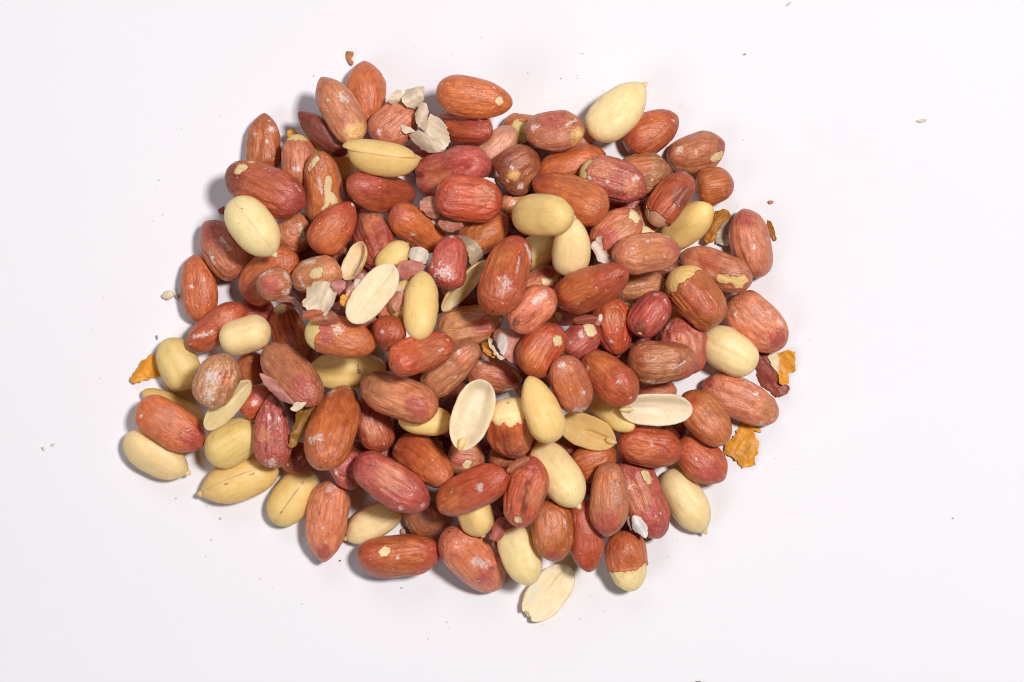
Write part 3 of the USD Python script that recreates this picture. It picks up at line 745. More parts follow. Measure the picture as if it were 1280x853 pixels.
S(690, 397, 748, 386, 26, 1.6, "R", "narrow shrivelled red peanut under the smooth red-orange one", [("B", 727, 393, 4), ("G", 700, 395, 6)], dust=0.2, wr=2.2, lump=0.12, kern="G")
S(656, 466, 697, 406, 53, 3.0, "R", "kidney-shaped brown-red peanut with one cream chip near its top", [("c", 697, 425, 6), ("C", 697, 408, 10), ("O", 665, 450, 20)], dust=0.03, sharp=0.3, bend=-0.16, wr=0.6)
S(547, 414, 629, 399, 48, 1.8, "T", "tan shrivelled peanut with a deep crease near the centre of the heap", [("C", 605, 408, 14), ("c", 627, 400, 4)], dust=0.12, cleft=0.13, at=-0.3, sharp=0.6, wr=1.6)
S(556, 361, 566, 294, 48, 3.4, "C", "purplish red peanut with white mould on its lower end", [("w", 553, 343, 12), ("w", 562, 350, 7), ("w", 544, 338, 6), ("D", 545, 350, 8), ("w", 565, 297, 5)], dust=0.14, sharp=0.15, wr=1.2)
H(552, 386, 607, 324, 30, 2.8, "Y", "crescent-shaped cream half on edge beside the purplish red peanut", face="W", roll=48, dish=0.4, germ=False)
H(524, 423, 528, 337, 44, 3.5, "Y", "upright yellow half showing its rounded back, near the centre", face="W", roll=180, germ=False, sharp=0.5, marks=[("k", 524, 380, 1.2)])
H(439, 402, 494, 334, 44, 4.0, "W", "flat cream half with its level inner face up, left of the centre", face="I", roll=-6, dish=0.05, germ=False, sharp=0.1)
H(472, 338, 508, 303, 36, 2.5, "Y", "broken cream half behind the flat-faced one", face="W", roll=160, germ=True)
H(434, 351, 456, 304, 32, 2.5, "Y", "hollow cream half curled on its side, above the flat-faced one", face="W", roll=-38, dish=0.85, depth=0.85, germ=False)
H(502, 402, 508, 350, 40, 2.0, "Y", "cream half wedged under the flat-faced one", face="W", roll=175, germ=False)
S(472, 394, 512, 378, 30, 1.9, "P", "pink peanut showing a small patch under the flat-faced cream half", dust=0.3)
S(364, 350, 321, 361, 42, 3.0, "P", "short pink peanut end wrapped in a glassy white film", [("w", 360, 345, 7, 358, 365), ("C", 340, 355, 12), ("w", 328, 345, 4, 340, 341)], dust=0.12, sharp=0.05, wr=0.8)
S(362, 353, 427, 337, 42, 2.8, "T", "mouldy brown peanut with a cream nub, joined to the short pink end", [("w", 372, 352, 10, 376, 362), ("w", 392, 328, 7, 402, 326), ("w", 388, 345, 4, 390, 356), ("B", 411, 339, 7), ("k", 373, 362, 3)], dust=0.2, sharp=0.15, wr=1.5, lump=0.1)
S(304, 371, 370, 316, 52, 1.4, "O", "orange-brown peanut partly hidden behind the short pink end", [("R", 315, 365, 16)], dust=0.02, sharp=0.4)
S(376, 450, 347, 381, 42, 2.0, "O", "slim orange-red peanut with a bare cream head under curled skin", [("B", 352, 390, 8), ("R", 365, 425, 14)], dust=0.06, cleft=0.05, sharp=0.2, wr=1.5, kern="G")
K(276, 430, 338, 410, 49, 3.0, "W", "egg-shaped cream peanut lying over the left side of the heap", sharp=0.2)
S(306, 385, 234, 435, 42, 1.5, "R", "crimson-brown peanut with a silvery streak at the left edge", [("w", 245, 422, 4, 268, 414), ("w", 240, 430, 3), ("P", 285, 398, 12), ("D", 240, 437, 8)], dust=0.12, sharp=0.65, wr=1.3)
S(302, 395, 342, 384, 34, 0.8, "C", "dull crimson peanut just above the egg-shaped cream one", dust=0.15)
K(238, 486, 206, 425, 52, 0.9, "G", "olive-tinted cream peanut at the left edge beside the orange flake", sharp=0.15)
S(257, 508, 286, 444, 50, 2.0, "T", "rough peanut covered with a net of whitish veins at the left", [("w", 270, 470, 16), ("w", 265, 492, 12), ("O", 285, 470, 10)], dust=0.36, sharp=0.25, wr=2.2, pitch=8)
H(179, 487, 256, 520, 30, 0.8, "A", "thin tan half lying on edge behind the smooth orange-red peanut", face="Y", roll=130, dish=0.5, germ=False, sharp=0.5)
H(256, 534, 311, 474, 36, 1.2, "Y", "pale half tipped on edge beside the whitish-veined peanut", face="W", roll=40, dish=0.1, germ=False)
S(173, 506, 254, 557, 53, 1.0, "O", "smooth orange-red peanut at the lower left above the pale peeled one", [("w", 180, 519, 4), ("C", 245, 550, 18), ("P", 215, 525, 18), ("w", 250, 557, 2)], dust=0.05, sharp=0.3, wr=0.7)
K(157, 546, 234, 591, 51, 1.0, "W", "leftmost peeled peanut, pale and smooth, lying on white paper", sharp=0.6)
K(322, 534, 259, 573, 51, 1.0, "G", "streaky olive-cream peanut under the pink one with white lines", sharp=0.25, dust=0.25, wr=0.6)
S(341, 585, 340, 494, 44, 2.5, "C", "upright pink peanut striped lengthwise with white, lower left", [("w", 338, 510, 3, 336, 570), ("w", 350, 520, 2, 353, 560), ("w", 340, 575, 10), ("P", 330, 540, 10)], dust=0.30, sharp=0.75, cleft=0.04, at=0.0, wr=1.6)
K(347, 581, 252, 617, 55, 1.0, "Y", "yellow peeled peanut with an open slit and a pointed left tip", marks=[("k", 283, 604, 1.3, 320, 590)], crack=(0.0, 0.40), gap=0.5, sharp=0.9, roll=0.22)
K(343, 654, 389, 590, 51, 1.0, "Y", "yellow peeled peanut with a long diagonal slit at the lower left edge", marks=[("k", 353, 640, 1.3, 381, 602)], crack=(0.0, 0.48), gap=0.45, sharp=0.15, roll=0.0, dust=0.22)
S(418, 601, 402, 703, 49, 1.0, "P", "pinkish peanut pointing straight down at the lower left edge", [("w", 415, 607, 8, 425, 604), ("w", 408, 675, 3), ("w", 406, 655, 3), ("D", 402, 636, 2), ("C", 405, 690, 12)], dust=0.18, sharp=0.8, wr=1.2, bend=0.04)
S(302, 516, 339, 488, 36, 1.0, "R", "little red peanut with a cream dab left of the white-striped pink one", [("w", 320, 503, 6), ("C", 325, 495, 10)], dust=0.12, sharp=0.2)
S(400, 503, 330, 434, 54, 3.0, "P", "large rosy brown peanut with torn lifted skin and a cream end, left side", [("B", 338, 432, 7), ("w", 326, 470, 4, 345, 490), ("C", 390, 495, 18), ("T", 340, 455, 12), ("w", 362, 490, 3)], dust=0.20, sharp=0.15, wr=1.5, kern="Y")
S(298, 470, 332, 450, 42, 0.8, "O", "orange-brown peanut shadowed between the egg-shaped cream one and the torn rosy one")
S(401, 586, 432, 480, 57, 3.0, "O", "tall orange peanut with a lengthwise crease and a white patch near its top", [("w", 410, 497, 8), ("w", 391, 563, 7, 398, 562), ("w", 434, 488, 4), ("P", 425, 560, 14)], dust=0.08, cleft=0.06, at=0.2, sharp=0.25, bend=-0.08)
S(382, 409, 469, 434, 49, 3.0, "O", "orange-brown peanut with a cream left end and a pink powdery patch", [("w", 425, 412, 11), ("C", 408, 410, 12), ("C", 412, 425, 10)], capB=0.24, dust=0.05, sharp=0.3, wr=0.8, kern="G")
K(482, 461, 386, 463, 46, 1.5, "Y", "yellow peeled peanut with a dark nick, pointing left below the cream-ended orange-brown one", marks=[("k", 446, 456, 2, 447, 466)], sharp=0.75)
S(480, 437, 494, 396, 43, 2.5, "R", "round crimson-brown peanut seen end on, beside the upright yellow half", [("w", 483, 403, 4), ("D", 478, 420, 10), ("C", 480, 405, 10)], dust=0.12, sharp=0.05, pitch=38)
S(488, 456, 569, 427, 46, 3.0, "R", "shiny wrinkled rosy peanut with a white dot near its right end", [("w", 553, 427, 3.5), ("w", 515, 448, 2, 545, 440), ("P", 530, 440, 20), ("w", 545, 420, 2, 560, 418)], dust=0.14, sharp=0.25, wr=2.2)
S(546, 513, 451, 478, 57, 3.0, "P", "large pinkish tan peanut with a small dark scar on its upper left", [("T", 470, 480, 24), ("k", 485, 484, 2, 490, 485), ("C", 530, 510, 16), ("w", 535, 506, 2)], dust=0.14, sharp=0.45, wr=1.0)
K(498, 525, 567, 529, 38, 2.2, "Y", "yellow kernel poking out beneath the large pinkish tan peanut", sharp=0.7)
S(528, 489, 597, 430, 44, 2.3, "T", "gnarled brown peanut below the shiny rosy one with a white dot", [("w", 573, 468, 4), ("P", 585, 445, 12), ("w", 535, 475, 4), ("w", 578, 437, 4)], dust=0.14, cleft=0.1, at=-0.1, sharp=0.1, wr=2.2, lump=0.12)
S(584, 457, 652, 478, 42, 2.0, "P", "pale rose peanut with one side peeled, above the upright hollow half", [("B", 640, 462, 4, 652, 480), ("B", 635, 492, 9), ("w", 595, 455, 6, 605, 450), ("C", 640, 475, 8)], dust=0.22, sharp=0.15, kern="I")
S(592, 478, 555, 545, 50, 1.0, "D", "dark red-brown peanut in the gap left of the upright hollow half", dust=0.03)
H(606, 476, 575, 562, 50, 4.0, "Y", "upright hollow cream half with its germ at the lower tip", face="I", roll=4, dish=0.62, germ=True, sharp=0.45)
S(633, 499, 645, 577, 57, 3.0, "O", "red-orange peanut with a level cream cap on its top end", [("w", 640, 522, 3), ("C", 645, 568, 14), ("P", 640, 545, 18), ("R", 625, 530, 14)], capB=0.16, dust=0.10, sharp=0.55, wr=1.4, kern="W")
S(424, 566, 442, 612, 40, 1.0, "C", "crushed dark pink peanut with white crumbs above the peeled one pointing left", [("w", 432, 562, 6), ("w", 422, 590, 5)], dust=0.3, lump=0.12, wr=1.8)
S(455, 497, 478, 565, 45, 1.8, "R", "narrow rosy peanut right of the tall orange one", [("P", 470, 535, 18), ("w", 465, 520, 2, 480, 555)], dust=0.16, sharp=0.3, wr=1.3)
S(495, 553, 566, 603, 51, 2.0, "O", "red-brown peanut with a faint ridge below the large pinkish tan one", [("w", 503, 565, 4), ("R", 520, 570, 22), ("T", 500, 557, 8)], dust=0.04, cleft=0.04, at=0.0, sharp=0.2, wr=0.9)
S(446, 574, 535, 633, 54, 2.8, "C", "long rosy red peanut with a crimson blotch at its lower right end", [("C", 510, 620, 14), ("w", 502, 632, 5), ("w", 528, 632, 5), ("w", 452, 592, 4), ("P", 490, 595, 18), ("w", 515, 618, 3)], dust=0.15, sharp=0.2, wr=1.2)
K(499, 634, 433, 673, 42, 0.9, "W", "cream peeled peanut with a small nub, pointing down left near the bottom edge", sharp=0.75)
S(512, 624, 548, 666, 48, 0.9, "B", "plain dark brown peanut in the gap above the cream-chipped one", dust=0.02, wr=0.6)
S(447, 697, 552, 690, 54, 1.0, "R", "red-brown peanut with a square cream chip lying along the bottom edge", [("c", 482, 688, 6), ("w", 498, 694, 4), ("O", 500, 690, 30), ("c", 530, 677, 2.5), ("C", 545, 690, 10)], dust=0.0, sharp=0.35, wr=0.8)
S(560, 662, 624, 740, 58, 1.0, "P", "rosy peanut split by a crooked crease at the bottom edge", [("w", 585, 688, 8, 600, 695), ("w", 564, 671, 4), ("w", 590, 715, 3), ("C", 600, 710, 16)], dust=0.2, cleft=0.08, at=0.25, sharp=0.4, wr=1.0)
S(547, 636, 635, 591, 49, 3.0, "R", "orange-red peanut with a thin stem on its right end, lower middle", [("w", 610, 602, 7), ("w", 570, 612, 4), ("w", 602, 633, 5), ("w", 581, 646, 4), ("O", 570, 625, 22)], dust=0.04, sharp=0.7, wr=0.9)
S(647, 659, 668, 571, 51, 3.0, "R", "red peanut with a dark groove and a purple tip, lower middle", [("C", 667, 580, 12), ("D", 660, 600, 5, 655, 635), ("c", 648, 648, 5), ("P", 670, 615, 14)], dust=0.10, cleft=0.10, at=0.0, sharp=0.6, wr=1.4)
K(590, 628, 604, 670, 44, 1.5, "Y", "yellow peeled peanut under the red one with a stem", sharp=0.5)
K(640, 660, 664, 731, 48, 1.4, "W", "cream peeled peanut at the bottom edge beside a red shred of skin", sharp=0.2, marks=[("w", 640, 665, 6)])
S(687, 624, 694, 702, 49, 1.5, "O", "orange peanut with a crimson dot at its lower end, near the bottom edge", [("C", 690, 692, 7), ("w", 683, 679, 3), ("w", 705, 650, 2, 708, 660), ("P", 690, 660, 16)], dust=0.05, sharp=0.25)
K(671, 556, 723, 632, 51, 2.2, "W", "smooth cream peeled peanut with a nipple tip, right of the red grooved one", sharp=0.6)
K(691, 553, 661, 471, 45, 3.5, "Y", "golden cream peanut, long and rounded, leaning beside the hollow halves", sharp=0.45)
H(702, 526, 770, 553, 42, 3.0, "A", "tan half showing its germ and a dark channel, beside the golden cream peanut", face="A", roll=6, dish=0.12, germ=True, chan=0.35, sharp=0.7, marks=[("k", 735, 543, 1.5, 752, 548)])
S(699, 447, 727, 516, 48, 3.5, "P", "orange-rose peanut with whitish frayed lower end, above the germ-bearing tan half", [("w", 718, 505, 6, 730, 508), ("w", 700, 450, 7), ("w", 690, 488, 5), ("w", 728, 485, 5), ("O", 705, 470, 18)], dust=0.14, sharp=0.3)
S(731, 446, 794, 500, 54, 3.2, "R", "smooth red-brown peanut with a flaky tip, above the long hollow half", [("w", 778, 483, 5), ("w", 740, 465, 4), ("O", 755, 460, 22), ("w", 790, 500, 3)], dust=0.08, sharp=0.55)
K(735, 492, 792, 538, 34, 2.5, "Y", "yellow broken kernel wedged between the flaky-tipped peanut and the hollow half", sharp=0.4, bend=0.1)
H(864, 512, 774, 510, 42, 3.0, "W", "long hollow cream half lying sideways on the right", face="I", roll=-12, dish=0.6, germ=True, sharp=0.2)
S(793, 492, 846, 488, 36, 1.0, "P", "rose peanut almost covered by the long hollow half")
S(772, 553, 855, 567, 49, 2.0, "R", "grooved dark orange-red peanut with a pale tip under the long hollow half", [("w", 810, 552, 4), ("w", 853, 566, 3), ("O", 800, 560, 16)], dust=0.02, cleft=0.05, at=0.3, sharp=0.5, wr=1.6)
S(850, 550, 904, 601, 50, 1.4, "R", "crimson-brown peanut with a pointed end at the lower right edge", [("C", 885, 590, 18), ("w", 870, 573, 3)], dust=0.10, sharp=0.6)
S(907, 554, 855, 492, 49, 1.5, "O", "orange peanut above the crimson-brown one at the right edge, beside the big orange flake", [("P", 890, 530, 16), ("R", 865, 500, 8)], dust=0.05, cleft=0.03, sharp=0.4)
S(972, 521, 880, 477, 51, 1.0, "P", "rosy brown peanut with a bluish white patch, pointing left at the right edge", [("w", 925, 473, 8, 935, 480), ("w", 942, 492, 4), ("T", 960, 510, 12), ("C", 885, 477, 8), ("w", 950, 528, 5)], dust=0.14, sharp=0.6, cleft=0.04, at=0.25)
K(943, 461, 880, 417, 51, 1.0, "W", "pale peeled peanut in a gap of bare paper at the right edge", sharp=0.1, dust=0.15)
S(914, 374, 979, 434, 57, 1.0, "P", "plump rosy peanut with a lilac white patch at the rightmost edge", [("w", 970, 401, 5, 975, 405), ("w", 950, 390, 3, 960, 392), ("w", 918, 393, 4), ("w", 978, 437, 4), ("C", 970, 425, 14)], dust=0.24, sharp=0.2)
S(762, 578, 759, 671, 46, 2.5, "P", "light orange-rose peanut pointing down beside the long crimson-pink one", [("w", 745, 617, 2, 752, 625), ("C", 760, 655, 18), ("O", 755, 600, 14)], dust=0.10, sharp=0.7)
S(781, 571, 824, 673, 57, 2.0, "C", "long crimson-pink peanut with a yellow chip and a groove, lower right", [("c", 805, 592, 5, 810, 598), ("w", 786, 608, 4), ("P", 795, 620, 20), ("w", 825, 640, 3), ("C", 825, 650, 12)], dust=0.22, cleft=0.07, at=-0.3, sharp=0.35, wr=1.1)
S(725, 625, 737, 715, 45, 1.0, "R", "plain red-brown peanut reaching the bottom edge left of the half-bare one", dust=0.04, sharp=0.3, wr=0.8)
S(778, 664, 790, 740, 49, 1.0, "O", "peanut with its entire lower half bare cream, at the bottom edge", [("R", 770, 680, 10)], capT=0.42, dust=0.04, sharp=0.12, wr=0.9, kern="W")
K(836, 588, 881, 664, 49, 1.0, "W", "pale peeled peanut with a pointed tip, alone at the lower right edge", sharp=0.75, cleft=0.03)
S(716, 588, 770, 564, 46, 1.0, "O", "brown-orange peanut under the germ-bearing tan half", [("k", 723, 578, 2)], dust=0.02)
S(560, 570, 606, 574, 44, 1.0, "T", "small brownish pink peanut with a cream nub, below the upright hollow half", [("B", 585, 580, 5), ("C", 575, 575, 10)], dust=0.12)
S(612, 578, 668, 566, 42, 0.8, "B", "brown peanut in shade under the level-capped red-orange one")
H(659, 772, 711, 708, 48, 0.9, "W", "flat cream half with a crumbly broken end, lowest piece of the heap", face="I", roll=8, dish=0.06, germ=False, bite=0.06, sharp=0.1, marks=[("w", 664, 748, 8, 668, 735)])
S(505, 206, 548, 190, 40, 1.0, "R", "red peanut glimpsed between the split-sided yellow one and the puckered pink one", dust=0.08)
S(628, 266, 658, 244, 38, 1.0, "P", "dusty rose peanut glimpsed left of the olive-cream peeled one", [("w", 640, 255, 6)], dust=0.25)
S(356, 588, 381, 556, 36, 1.0, "R", "shrivelled red peanut at the foot of the tall orange one", [("w", 360, 580, 3), ("w", 375, 572, 3)], dust=0.16, wr=2.2, lump=0.12)
S(555, 308, 489, 262, 47, 2.5, "O", "orange peanut with a peeled yellowish strip, left of the veined red-orange one", [("c", 535, 273, 4, 545, 280), ("w", 506, 287, 4), ("C", 490, 262, 10), ("w", 540, 304, 3), ("k", 505, 273, 2)], dust=0.14, cleft=0.04, at=-0.3, sharp=0.5)
S(372, 458, 404, 436, 38, 1.0, "B", "brown peanut in the gap left of the nicked yellow one")
S(698, 186, 742, 168, 40, 0.5, "P", "rose peanut glimpsed under the white-flecked rosy one", dust=0.2)
K(835, 401, 862, 383, 34, 0.8, "Y", "yellow kernel glimpsed under the cream-capped orange peanut")
# ---- deeper pieces that close the dark gaps
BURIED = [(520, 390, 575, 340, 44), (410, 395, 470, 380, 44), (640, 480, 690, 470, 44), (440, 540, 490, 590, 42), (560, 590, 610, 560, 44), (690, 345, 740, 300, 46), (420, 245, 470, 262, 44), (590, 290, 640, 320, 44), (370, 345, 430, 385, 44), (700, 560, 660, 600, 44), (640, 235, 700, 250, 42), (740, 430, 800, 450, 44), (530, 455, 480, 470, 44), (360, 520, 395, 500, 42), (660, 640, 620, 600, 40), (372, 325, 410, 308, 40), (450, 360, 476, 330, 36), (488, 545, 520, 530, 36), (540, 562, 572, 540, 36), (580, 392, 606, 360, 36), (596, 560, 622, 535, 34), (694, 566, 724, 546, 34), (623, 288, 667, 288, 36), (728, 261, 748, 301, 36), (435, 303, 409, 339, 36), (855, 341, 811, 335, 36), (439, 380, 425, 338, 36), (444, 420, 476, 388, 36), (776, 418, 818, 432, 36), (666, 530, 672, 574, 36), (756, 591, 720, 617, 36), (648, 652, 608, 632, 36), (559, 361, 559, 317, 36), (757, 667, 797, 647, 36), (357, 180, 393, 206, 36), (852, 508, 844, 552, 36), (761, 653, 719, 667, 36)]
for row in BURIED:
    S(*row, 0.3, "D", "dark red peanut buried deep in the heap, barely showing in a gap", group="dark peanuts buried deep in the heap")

# ------------------------------------------------------------------ loose skins
PAPER, GREYP, ORANGE, AMBER, ROSE, RED, BROWN = (0.86, 0.71, 0.52), (0.74, 0.58, 0.42), (0.84, 0.36, 0.035), (0.60, 0.22, 0.025), (0.58, 0.20, 0.15), (0.36, 0.085, 0.05), (0.33, 0.14, 0.05)
F(q(460, 80, [(300, 255), (350, 262), (400, 340), (402, 400), (370, 430), (320, 445), (265, 412), (205, 365), (245, 330), (290, 335)]), 3.2, BROWN, PAPER, "largest whitish papery skin shell at the top of the heap", curl=0.05, axis=-40, up="inner")
F(q(460, 80, [(285, 185), (302, 255), (292, 340), (262, 320), (230, 285), (245, 220)]), 3.3, BROWN, GREYP, "greyish papery skin strip standing over the largest whitish shell", curl=0.10, axis=70)
F(q(460, 80, [(160, 300), (200, 312), (235, 332), (215, 350), (180, 345)]), 3.4, BROWN, PAPER, "small whitish skin scrap left of the largest papery shell", curl=0.05)
F(q(460, 80, [(100, 185), (115, 150), (150, 125), (182, 160), (150, 190), (120, 205)]), 1.7, RED, PAPER, "cream papery scrap at the top edge, left one of two", curl=0.12)
F(q(460, 80, [(205, 158), (215, 120), (280, 112), (288, 140), (262, 165)]), 1.7, RED, PAPER, "cream papery scrap at the top edge, right one of two", curl=0.12, axis=20)
F(q(460, 80, [(245, 700), (290, 665), (340, 660), (360, 720), (345, 775), (300, 762)]), 2.9, (0.5, 0.2, 0.12), BROWN, "tan skin flap under the left end of the veined peanut", curl=0.03, up="outer")
F(q(460, 80, [(350, 782), (420, 790), (485, 800), (460, 830), (415, 842), (365, 822)]), 2.9, (0.48, 0.17, 0.1), BROWN, "reddish skin flap under the lower side of the veined peanut", curl=0.03, up="outer")
F([(432, 68), (436, 63), (442, 66), (439, 72), (442, 79), (438, 80), (433, 74)], 0.6, RED, (0.55, 0.22, 0.07), "tiny curled brown shred above the topmost peanut", curl=0.2, axis=80, wob=0.5)
F([(358, 166), (366, 160), (376, 170), (370, 178), (362, 175)], 0.4, RED, ORANGE, "tiny orange scrap behind the olive cream peeled peanut", curl=0.05)
F([(283, 222), (292, 226), (296, 238), (286, 236)], 0.4, RED, AMBER, "small amber scrap under the left end of the long dark red peanut", curl=0.05)
F([(272, 262), (280, 258), (286, 268), (278, 270)], 0.4, RED, ROSE, "tiny pink scrap left of the smooth pale peanut with a hairline split", curl=0.05, up="outer")
F(q(780, 150, [(452, 462), (490, 452), (528, 462), (532, 490), (492, 520), (470, 560), (462, 600), (425, 612), (400, 590), (440, 520)]), 0.9, AMBER, (0.52, 0.21, 0.03), "orange crinkled skin shred right of the yellow peeled peanut", curl=0.10, axis=60, wob=0.8)
F(q(780, 150, [(470, 545), (520, 480), (558, 490), (545, 560), (550, 615), (500, 630), (450, 600)]), 0.8, BROWN, (0.62, 0.52, 0.44), "glassy brownish skin shred beside the sharp-tipped peanut", curl=-0.06, axis=20, wob=0.6)
F(q(780, 150, [(715, 500), (745, 515), (752, 560), (760, 612), (740, 590), (722, 540)]), 0.5, RED, (0.40, 0.15, 0.02), "thin dark amber strip behind the sharp-tipped peanut at the right edge", curl=-0.1, axis=-65, tilt=(0.3, 0))
F(q(700, 280, [(158, 105), (175, 80), (212, 62), (205, 110), (235, 150), (252, 190), (228, 205), (190, 180), (168, 140)]), 2.3, ROSE, (0.76, 0.62, 0.52), "white-edged peeling strip hanging left of the rose-brown peanut", curl=-0.10, axis=-60, wob=0.6)
F(q(460, 400, [(628, 62), (660, 50), (700, 45), (750, 62), (796, 75), (765, 140), (745, 214), (700, 200), (655, 150)]), 2.6, (0.60, 0.25, 0.18), AMBER, "broad pink skin fragment with a white stripe near the centre", curl=0.05, axis=75, up="outer", stripe=(628, 430, 7, (0.84, 0.76, 0.73)))
F(q(460, 400, [(565, 125), (600, 112), (602, 140), (640, 180), (668, 195), (630, 190), (590, 170)]), 2.55, AMBER, AMBER, "amber curl of skin left of the broad pink fragment", curl=-0.15, axis=-30)
F(q(460, 400, [(600, 95), (620, 92), (625, 130), (655, 175), (690, 190), (665, 198), (625, 165)]), 2.58, ROSE, (0.74, 0.58, 0.40), "cream curled rim of skin beside the broad pink fragment", curl=-0.15, axis=-50)
F(q(540, 240, [(125, 225), (175, 232), (220, 250), (262, 310), (235, 345), (195, 382), (180, 300)]), 2.7, BROWN, (0.52, 0.40, 0.26), "olive-grey skin sheet behind the purplish mouldy peanut", curl=-0.06, axis=40)
F(q(540, 240, [(578, 640), (600, 612), (625, 650), (600, 665)]), 2.9, RED, ORANGE, "tiny orange scrap above the kidney-shaped peanut", curl=0.05)
F(q(370, 230, [(568, 335), (590, 318), (622, 315), (668, 342), (655, 380), (640, 402), (600, 395), (565, 372)]), 3.1, BROWN, (0.80, 0.69, 0.56), "greyish white skin fragment right of the broken cream half", curl=0.06, axis=70)
F(q(370, 230, [(525, 385), (580, 382), (652, 405), (635, 432), (575, 460), (560, 488), (505, 450), (508, 420)]), 3.6, (0.62, 0.22, 0.18), PAPER, "bright pink torn skin fragment above the upright yellow half", curl=0.05, axis=-15, up="outer")
F(q(370, 230, [(485, 545), (500, 515), (535, 512), (545, 540), (520, 580), (490, 580)]), 2.4, BROWN, (0.72, 0.58, 0.42), "pale skin scrap under the right side of the flat-faced half", curl=0.05)
F(q(370, 230, [(35, 598), (62, 565), (60, 530), (92, 500), (132, 490), (175, 500), (202, 522), (195, 590), (160, 640), (140, 660), (80, 640)]), 3.4, BROWN, (0.82, 0.66, 0.47), "grey-white cupped papery skin left of the flat-faced half", curl=-0.035, axis=60, cup=-0.02)
F(q(370, 230, [(175, 495), (205, 485), (247, 488), (240, 520), (215, 555), (190, 540)]), 3.45, (0.66, 0.25, 0.22), ROSE, "small rose skin piece right of the cupped papery skin", curl=0.1, up="outer")
F(q(370, 230, [(28, 655), (60, 632), (110, 628), (132, 645), (100, 662), (45, 682)]), 3.5, (0.50, 0.14, 0.06), PAPER, "rolled orange-red skin strip below the cupped papery skin", curl=0.5, axis=15, up="outer")
F(q(370, 230, [(255, 535), (275, 505), (310, 478), (350, 482), (330, 510), (280, 560), (262, 580)]), 3.5, (0.64, 0.28, 0.22), PAPER, "red and white skin shred left of the flat-faced half", curl=0.1, axis=40, up="outer", stripe=(447, 352, 5, (0.82, 0.72, 0.64)))
F(q(370, 230, [(220, 572), (240, 552), (275, 562), (262, 600), (240, 618), (225, 600)]), 3.6, RED, ORANGE, "bright orange scrap touching the flat-faced half", curl=0.05)
F(q(370, 230, [(175, 620), (205, 590), (235, 600), (215, 635)]), 3.3, ROSE, RED, "dull red scrap under the bright orange scrap", curl=0.05, up="outer")
F(q(200, 230, [(585, 600), (600, 572), (640, 562), (690, 585), (715, 625), (715, 690), (690, 700), (700, 640), (670, 600), (630, 590)]), 3.2, (0.55, 0.22, 0.16), (0.70, 0.55, 0.42), "curled skin hoop over the slim peanut with a cream head", curl=-0.05, axis=20, up="outer", wob=0.5)
F(q(300, 380, [(292, 530), (325, 482), (362, 495), (372, 515), (362, 570), (330, 640), (300, 690), (255, 715), (240, 705), (262, 640), (280, 580)]), 2.7, BROWN, (0.34, 0.15, 0.022), "amber-brown skin shred standing right of the white-striped pink peanut", curl=-0.08, axis=65, wob=0.7)
F(q(300, 380, [(252, 520), (285, 488), (325, 480), (332, 500), (292, 535), (270, 540)]), 3.3, BROWN, PAPER, "pale curled edge of skin above the amber-brown shred", curl=0.1, axis=30)
F(q(300, 380, [(95, 345), (150, 370), (190, 385), (185, 410), (240, 435), (270, 480), (255, 505), (180, 465), (120, 400)]), 3.3, (0.58, 0.24, 0.20), PAPER, "lifted rosy flap of skin along the torn rosy brown peanut", curl=0.10, axis=-38, up="outer")
F(q(140, 380, [(93, 380), (110, 345), (150, 285), (195, 252), (215, 255), (225, 300), (240, 355), (215, 372), (165, 380), (112, 402)]), 0.3, (0.45, 0.16, 0.05), ORANGE, "bright orange skin flake on the paper at the far left", curl=0.04, axis=50, wob=0.4, jag=True)
F(q(800, 380, [(590, 320), (588, 260), (612, 195), (640, 240), (668, 300), (690, 350), (690, 395), (742, 402), (746, 430), (690, 466), (655, 432), (600, 400)]), 0.6, (0.34, 0.075, 0.045), ORANGE, "torn red skin cup with a jagged orange lining at the right edge", curl=0.03, axis=-55, up="outer", wob=0.4)
F(q(800, 380, [(635, 265), (660, 245), (712, 243), (740, 232), (776, 240), (778, 280), (775, 335), (745, 352), (745, 405), (692, 402), (690, 352), (655, 310)]), 0.7, (0.34, 0.075, 0.045), ORANGE, "jagged orange lining of the torn red skin cup at the right edge", curl=-0.03, axis=-50, wob=0.5, jag=True, stripe=(967, 452, 8, (0.86, 0.70, 0.45)))
F(q(800, 380, [(502, 592), (530, 580), (575, 586), (600, 612), (602, 650), (572, 628), (578, 668), (592, 690), (590, 752), (574, 760), (576, 804), (516, 826), (470, 770), (425, 756), (420, 685), (468, 670), (490, 630)]), 0.6, (0.5, 0.2, 0.06), ORANGE, "large jagged orange skin flake on the paper at the lower right", curl=-0.015, axis=60, wob=0.6, jag=True)
F(q(560, 570, [(205, 420), (222, 370), (242, 322), (278, 308), (312, 312), (300, 345), (285, 388), (252, 428), (230, 415)]), 1.8, (0.46, 0.12, 0.09), ROSE, "red skin shred beside the cream peeled peanut at the bottom edge", curl=0.10, axis=60, up="outer")
F(q(560, 570, [(210, 432), (262, 422), (262, 455), (272, 492), (240, 480)]), 1.3, (0.42, 0.12, 0.09), ROSE, "narrow red scrap below the red skin shred at the bottom edge", curl=0.1, axis=-60, up="outer")
F(q(700, 530, [(362, 458), (400, 465), (432, 500), (438, 560), (420, 572), (395, 545), (368, 535), (362, 500)]), 2.2, BROWN, (0.84, 0.80, 0.76), "white papery skin at the foot of the long crimson-pink peanut", curl=0.12, axis=-60)
F(q(700, 530, [(328, 460), (352, 465), (362, 540), (345, 520)]), 2.1, BROWN, (0.36, 0.22, 0.14), "brown sliver of skin left of the white papery skin", curl=0.1, axis=-70)
F(q(460, 80, [(560, 580), (600, 565), (640, 590), (642, 625), (600, 612)]), 2.4, BROWN, (0.84, 0.80, 0.74), "white skin scrap behind the right end of the veined peanut", curl=0.08)
